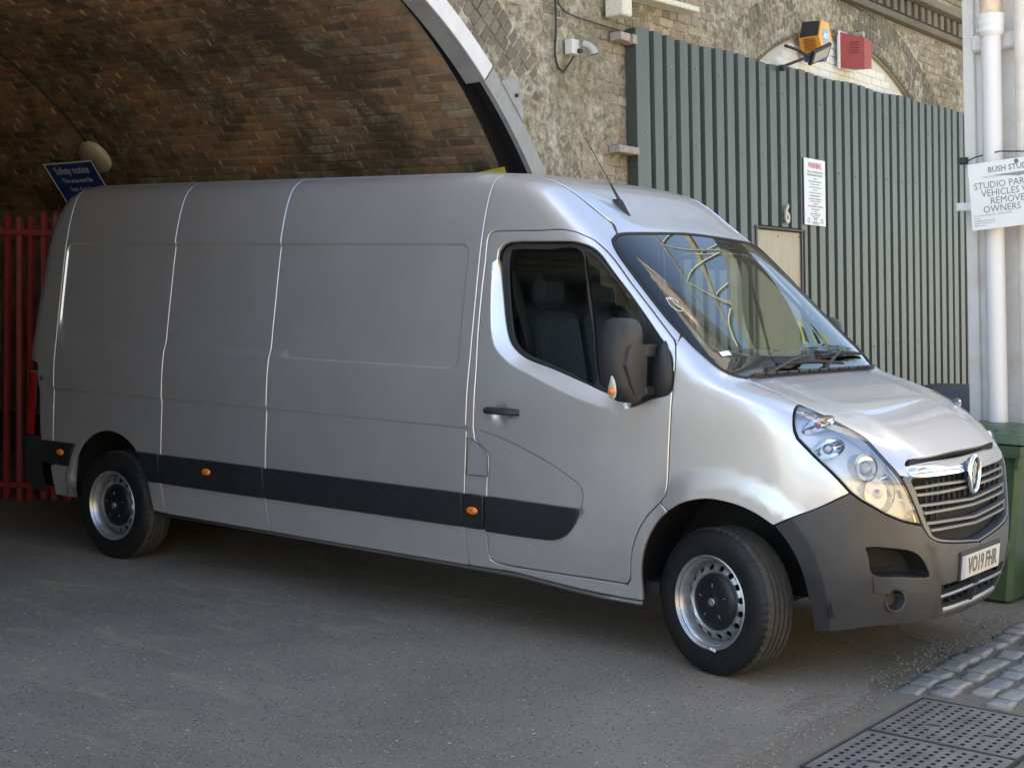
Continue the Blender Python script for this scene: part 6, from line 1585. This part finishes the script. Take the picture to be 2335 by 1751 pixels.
# ------------------------------------------------------------------ white building corner with down pipes
LE = math.atan(.063)
wbg = thing('white_building', 'white painted rendered pier of a building beside the sheeting', 'building', (.155, 2.1, 0), (0, -LE, 0))
wr = NT('white_render'); gw_ = wr.n('ShaderNodeNewGeometry'); pw = gw_.outputs['Position']
ww = wr.mix(wr.ramp(wr.noise(pw, 3, 7, .7), [(.45, 0), (.75, 1)]), (.68, .67, .66), (.55, .50, .45)); ww = wr.mix(wr.ramp(wr.noise(pw, 9, 8, .8, .5), [(.66, 0), (.70, .8)]), ww, (.36, .28, .20))
wr.set(base=ww, rough=.6); wr.bump(wr.noise(pw, 25, 6, .7), .3, .01); M['render'] = wr.m
m = MB(); m.box((.80, .20, 2.55), (1.50, .34, 5.3), .01); m.obj('wall', M['render'], wbg)
m = MB(); m.box((.035, .02, 2.55), (.07, .06, 5.3), .006); m.box((.17, .035, 2.55), (.09, .03, 5.3), .004); m.box((.50, .028, 2.55), (.06, .04, 5.3), .004); m.obj('pilaster', M['render'], wbg)
m = MB(); m.box((.27, .01, 3.335), (.42, .09, .10), .012); m.obj('ledge', M['render'], wbg)
pip = thing('down_pipe', 'thick white soil pipe with a collar running down the white pier', 'pipe', (.364, 2.0, 0), (0, -LE, 0))
wp_ = NT('white_pipe_paint'); gp_ = wp_.n('ShaderNodeNewGeometry'); wc = wp_.mix(wp_.ramp(wp_.noise(gp_.outputs['Position'], 12, 6, .7), [(.70, 0), (.74, .8)]), (.70, .70, .72), (.25, .24, .23)); wp_.set(base=wc, rough=.35); M['pipe'] = wp_.m
m = MB(); m.tube([(0, 0, .0), (0, 0, 3.38)], .059, 32); m.obj('pipe', M['pipe'], pip, True, 50)
m = MB(); m.lathe([(.060, 3.36), (.078, 3.385), (.080, 3.40), (.076, 3.41), (.080, 3.43), (.083, 3.455), (.079, 3.465), (.083, 3.475), (.082, 3.495), (.066, 3.50)], 32, 'z'); m.obj('pipe_collar', M['pipe'], pip, True, 50)
m = MB(); m.tube(catmull([(0, 0, 3.49), (.002, .0, 3.60), (.03, .0, 3.70), (.075, .01, 3.80), (.16, .02, 4.3)], step=.03), .064, 28); m.obj('pipe_bend', simple('tan_pipe', (.58, .46, .34), .45, 0, .25, 9), pip, True, 50)  # bend in a tan tone, unlike the white pipe below
pi2 = thing('thin_pipe', 'thin white painted pipe to the right of the thick soil pipe', 'pipe', (.536, 2.02, 0), (0, -LE, 0))
m = MB(); m.tube([(0, 0, 0), (0, 0, 5.2)], .038, 20); m.obj('pipe', simple('thin_pipe_paint', (.60, .57, .53), .5, 0, .12, 8), pi2, True, 50)
ct = MB(); ct.tube([(.02, 2.06, 2.62), (.09, 2.02, 2.64), (.26, 1.93, 2.66), (.40, 1.93, 2.655), (.5, 1.96, 2.66)], .004, 5); o = ct.obj('wire_tie', M['rubber'], None); tag(o, 'thin black wire tied round the white pipe just above the parking sign', 'wire')
cb2 = MB(); cb2.box((.0, 2.05, 2.62), (.05, .03, .045), .006); o = cb2.obj('cable_clip', M['black_plastic'], None); tag(o, 'small black clip on the left edge of the white pier above the parking sign', 'clip')
cb3 = MB(); cb3.box((.03, 2.03, 2.335), (.11, .03, .05), .004); o = cb3.obj('mounting_batten', M['white'], None); tag(o, 'short white batten poking out left behind the parking sign', 'batten')
sy = 1.86
bsn = thing('studio_parking_sign', 'white BUSH STUDIOS parking sign hung at a tilt on the pipe', 'sign', (.092, sy, 2.577))
bsn.rotation_euler = (R_(90), 0, 0)
tilt = math.atan2(.030, .30)
exv = Vector((1, 0, .088)).normalized(); eyv = Vector((.17, 0, -1)); 
bsn.matrix_world = Matrix.Translation((.092, sy, 2.577)) @ Matrix((exv, Vector((-.155, 0, 1)).normalized(), Vector((0, -1, 0)))).transposed().to_4x4()
m = MB(); m.box((.36, -.20, 0), (.72, .40, .006), .001); m.obj('sign_board', M['white'], bsn)
si = simple('sign_ink_grey', (.25, .25, .28), .5)
text('sign_title', 'BUSH STUDIOS', .047, si, bsn, (.118, -.050, .0035), (0, 0, 0), .0003, 'LEFT', .0012, .95)
m = MB(); m.add([(.15, -.082, .0038), (.46, -.082, .0038), (.300, -.106, .0038)], [(0, 1, 2)][::-1]); m.box((.36, -.086, .0036), (.54, .002, .0006)); m.box((.16, -.092, .0036), (.15, .002, .0006)); m.obj('sign_emblem', si, bsn)
for b, x, y, s in (('STUDIO PARKING', .028, -.140, .058), ('VEHICLES WILL BE', .070, -.188, .058), ('REMOVED AT', .120, -.236, .058), ('OWNERS EXPENSE', .074, -.284, .058)): text('sign_line', b, s, M['greyink'], bsn, (x, y, .0035), (0, 0, 0), .0003, 'LEFT', 0, .92)
for b, x, y in (('Bush Studios Management   tel 0000 000000', .018, -.315), ('London', .018, -.331), ('info@bushstudios.co.uk', .018, -.346), ('www.bushstudios.co.uk', .018, -.360), ('Please report', .018, -.374)): text('sign_line', b, .0125, M['greyink'], bsn, (x, y, .0035), (0, 0, 0), .0002, 'LEFT')
m = MB(); m.lathe([(0, .006), (.012, .005), (.014, 0)], 12, 'z', (.29, -.018, .003)); m.lathe([(0, .006), (.012, .005), (.014, 0)], 12, 'z', (.33, -.375, .003)); m.obj('sign_fixing', GI_, bsn)
# green wheelie bin
bn = thing('wheelie_bin', 'dark green wheelie bin standing against the white pier by the van nose', 'bin', (.325, 1.84, 0))
gb_ = NT('green_bin_plastic'); gbn = gb_.n('ShaderNodeNewGeometry'); gb_.set(base=gb_.mix(gb_.ramp(gb_.noise(gbn.outputs['Position'], 6, 7, .7), [(.4, 0), (.75, 1)]), (.040, .085, .045), (.075, .12, .065)), rough=.45); gb_.bump(gb_.noise(gbn.outputs['Position'], 200, 3), .15, .003); M['bin'] = gb_.m
def taper(m, x0, x1, y0, y1, z0, X0, X1, Y0, Y1, z1, b=.02):
    def ring(a, b_, c, d, z): return [(a+b, c, z), (b_-b, c, z), (b_, c+b, z), (b_, d-b, z), (b_-b, d, z), (a+b, d, z), (a, d-b, z), (a, c+b, z)]
    V = ring(x0, x1, y0, y1, z0)+ring(X0, X1, Y0, Y1, z1); m.add(V, [(i, (i+1) % 8, 8+(i+1) % 8, 8+i) for i in range(8)]+[tuple(range(8))[::-1], tuple(range(8, 16))])
m = MB(); taper(m, -.20, .225, -.25, .20, .02, -.27, .265, -.30, .24, .93, .03); m.obj('bin_body', M['bin'], bn, True, 30)
m = MB(); taper(m, -.285, .285, -.325, .26, .865, -.29, .29, -.33, .265, .935, .02); m.obj('bin_rim', M['bin'], bn, True, 30)
m = MB(); taper(m, -.29, .30, -.335, .27, .945, -.27, .28, -.31, .26, 1.0, .03); taper(m, -.25, .26, -.29, .24, 1.0, -.2, .2, -.2, .18, 1.03, .03)
for x in np.linspace(-.2, .2, 5): m.box((x, -.01, 1.012), (.02, .50, .018), .004)
m.obj('bin_lid', M['bin'], bn, True, 30)
m = MB(); m.tube([(-.22, .30, .93), (.22, .30, .93)], .014, 8); m.box((-.2, .28, .93), (.03, .06, .03), .005); m.box((.2, .28, .93), (.03, .06, .03), .005); m.obj('bin_handle', M['bin'], bn)
m = MB(); m.prism([(-.33, .80), (-.33, .865), (-.28, .865)], 0, .24, .262); m.obj('bin_comb', M['bin'], bn)
def bwheel(x, p):
    m = MB(); m.lathe([(.0005, -.02), (.05, -.02), (.055, -.028), (.085, -.028), (.098, -.018), (.10, 0), (.098, .018), (.085, .028), (.05, .02)], 28, 'x'); o = m.obj('bin_wheel', M['rubber'], p, True, 50); o.location = (x, .24, .10); return o
bwheel(-.25, bn); bwheel(.255, bn)
bn2 = thing('black_bin', 'dark bin half hidden behind the bonnet at the foot of the green sheeting', 'bin', (-.36, 3.30, 0), (0, 0, .4))
m = MB(); taper(m, -.22, .22, -.26, .22, .0, -.27, .27, -.31, .26, .98, .03); m.obj('bin_body', M['black_plastic'], bn2, True, 30)
m = MB(); V = []; F = []
for i, (y, h) in enumerate([(-.33, .0), (-.31, .05), (-.15, .15), (.05, .19), (.22, .17), (.28, .05), (.28, .0)]):
    V += [(-.29, y, .98+h*.9), (-.2, y, .98+h), (.2, y, .98+h), (.29, y, .98+h*.9)]
for i in range(6):
    for j in range(3): F.append((i*4+j, i*4+j+1, (i+1)*4+j+1, (i+1)*4+j))
m.add(V, F); m.obj('bin_lid', M['black_plastic'], bn2, True, 40)
wh = thing('trolley_wheel', 'black rubber wheel on the ground to the right of the green bin', 'wheel', (.70, 1.86, .115), (0, 0, 1.2))
m = MB(); m.lathe([(.0005, -.03), (.05, -.03), (.06, -.04), (.095, -.04), (.112, -.025), (.115, 0), (.112, .025), (.095, .04), (.06, .04), (.05, .03), (.0005, .03)], 28, 'x'); m.obj('tyre', M['rubber'], wh, True, 50)
# ------------------------------------------------------------------ across the lane (seen only as reflections and as bounce light)
yb2 = simple('yellow_brick_far', (.50, .38, .20), .9, 0, .2, 3)
ob = thing('opposite_building', 'long yellow brick workshop across the lane behind the camera', 'building', (13, 0, 0))
m = MB(); m.box((3, -2, 2.4), (6, 34, 4.8)); m.obj('wall', yb2, ob)
m = MB(); m.prism([(0-.4, 4.8), (6.4, 4.8), (3, 6.4)], 1, -19.3, 15.3); m.obj('roof', simple('slate_roof', (.10, .10, .11), .6), ob)
for y in np.arange(-16, 14, 3.0):
    m = MB(); m.box((-.01, y, 2.2), (.06, 1.4, 1.6)); w_ = m.obj('window', simple('window_frame_white', (.6, .6, .6), .5), ob); q = MB(); q.box((-.045, y, 2.2), (.01, 1.2, 1.4)); q.obj('pane', M['dark'], w_)
ob2 = thing('side_building', 'pale rendered building closing the lane behind the camera to the left', 'building', (3, -30, 0))
m = MB(); m.box((2, -3, 1.6), (26, 6, 3.2)); m.obj('wall', simple('pale_render_far', (.45, .43, .38), .9, 0, .15, 2), ob2)
def tree(x, y, h, seed):
    t = thing('broadleaf_tree', ['round crowned tree behind the opposite workshop roof', 'taller leafy tree left of its neighbour behind the workshop'][seed % 2], 'tree', (x, y, 0))
    m = MB(); m.tube([(0, 0, 0), (.1, 0, h*.3), (0, .1, h*.6)], [.25, .2, .1], 8); m.obj('trunk', simple('bark', (.09, .07, .05), .9), t)
    r = random.Random(seed); V = []; F = []
    for i in range(2600):
        a, b, c = r.gauss(0, 1), r.gauss(0, 1), r.gauss(0, 1); L = math.sqrt(a*a+b*b+c*c); q = r.random()**.4; lob = 1+.25*math.sin(a/L*5+seed)*math.cos(c/L*4)
        p = Vector((a/L*q*h*.3*lob, b/L*q*h*.3*lob, h*.68+c/L*q*h*.32*lob)); s = .16; u = Vector((r.uniform(-1, 1), r.uniform(-1, 1), r.uniform(-1, 1))).normalized(); w = u.orthogonal().normalized()
        n0 = len(V); V += [p+u*s, p+w*s, p-u*s, p-w*s]; F.append((n0, n0+1, n0+2, n0+3))
    o = mesh('crown', V, F, simple('leaves', (.07, .11, .03), .7, 0, .4, 3), t); tag(o, kind='stuff')
tree(22, 6, 11, 0); tree(2.5, 24, 13, 1)
br = thing('footbridge', 'steel lattice footbridge crossing the lane beyond the white pier, above the picture', 'bridge', (0, 0, 0))
bst = simple('bridge_steel', (.20, .23, .20), .5, 0, .2, 2)
m = MB(); m.box((5, 9.5, 6.45), (17, 1.6, .18)); m.obj('deck', bst, br)
for y in (8.75, 10.25):
    m = MB(); m.box((5, y, 7.75), (17, .07, .08)); m.obj('top_rail', simple('bridge_rail', (.30, .29, .20), .5), br)
    for i in range(13):
        m = MB(); x = -2.9+i*1.3; m.tube([(x, y, 6.5), (x, y, 7.75)], .05, 6); m.obj('upright', bst, br)
        m = MB(); m.tube([(x, y, 6.5), (x+1.3, y, 7.72)], .035, 6); m.obj('diagonal', bst, br)
# cracks in the old surface
for pts_, lab in (([(.10, .62), (.22, .52), (.30, .50), (.42, .38), (.55, .33), (.60, .28)], 'a'), ([(.02, .10), (.18, .06), (.30, -.04), (.45, -.09), (.58, -.16)], 'b'), ([(.36, 1.20), (.45, 1.12), (.47, 1.02), (.56, .98)], 'c')):
    rc2 = random.Random(len(pts_)); P2 = []
    for a, b in zip(pts_, pts_[1:]):
        for k in range(6): t = k/6; P2.append((a[0]+(b[0]-a[0])*t+rc2.uniform(-.006, .006), a[1]+(b[1]-a[1])*t+rc2.uniform(-.006, .006)))
    V = []; 
    for i, (x, y) in enumerate(P2): w = .0035*(.4+rc2.random()); V += [(x, y-w, .003), (x, y+w, .003)]
    o = mesh('crack', V, [(i*2, i*2+2, i*2+3, i*2+1) for i in range(len(P2)-1)], pitm, rd_)
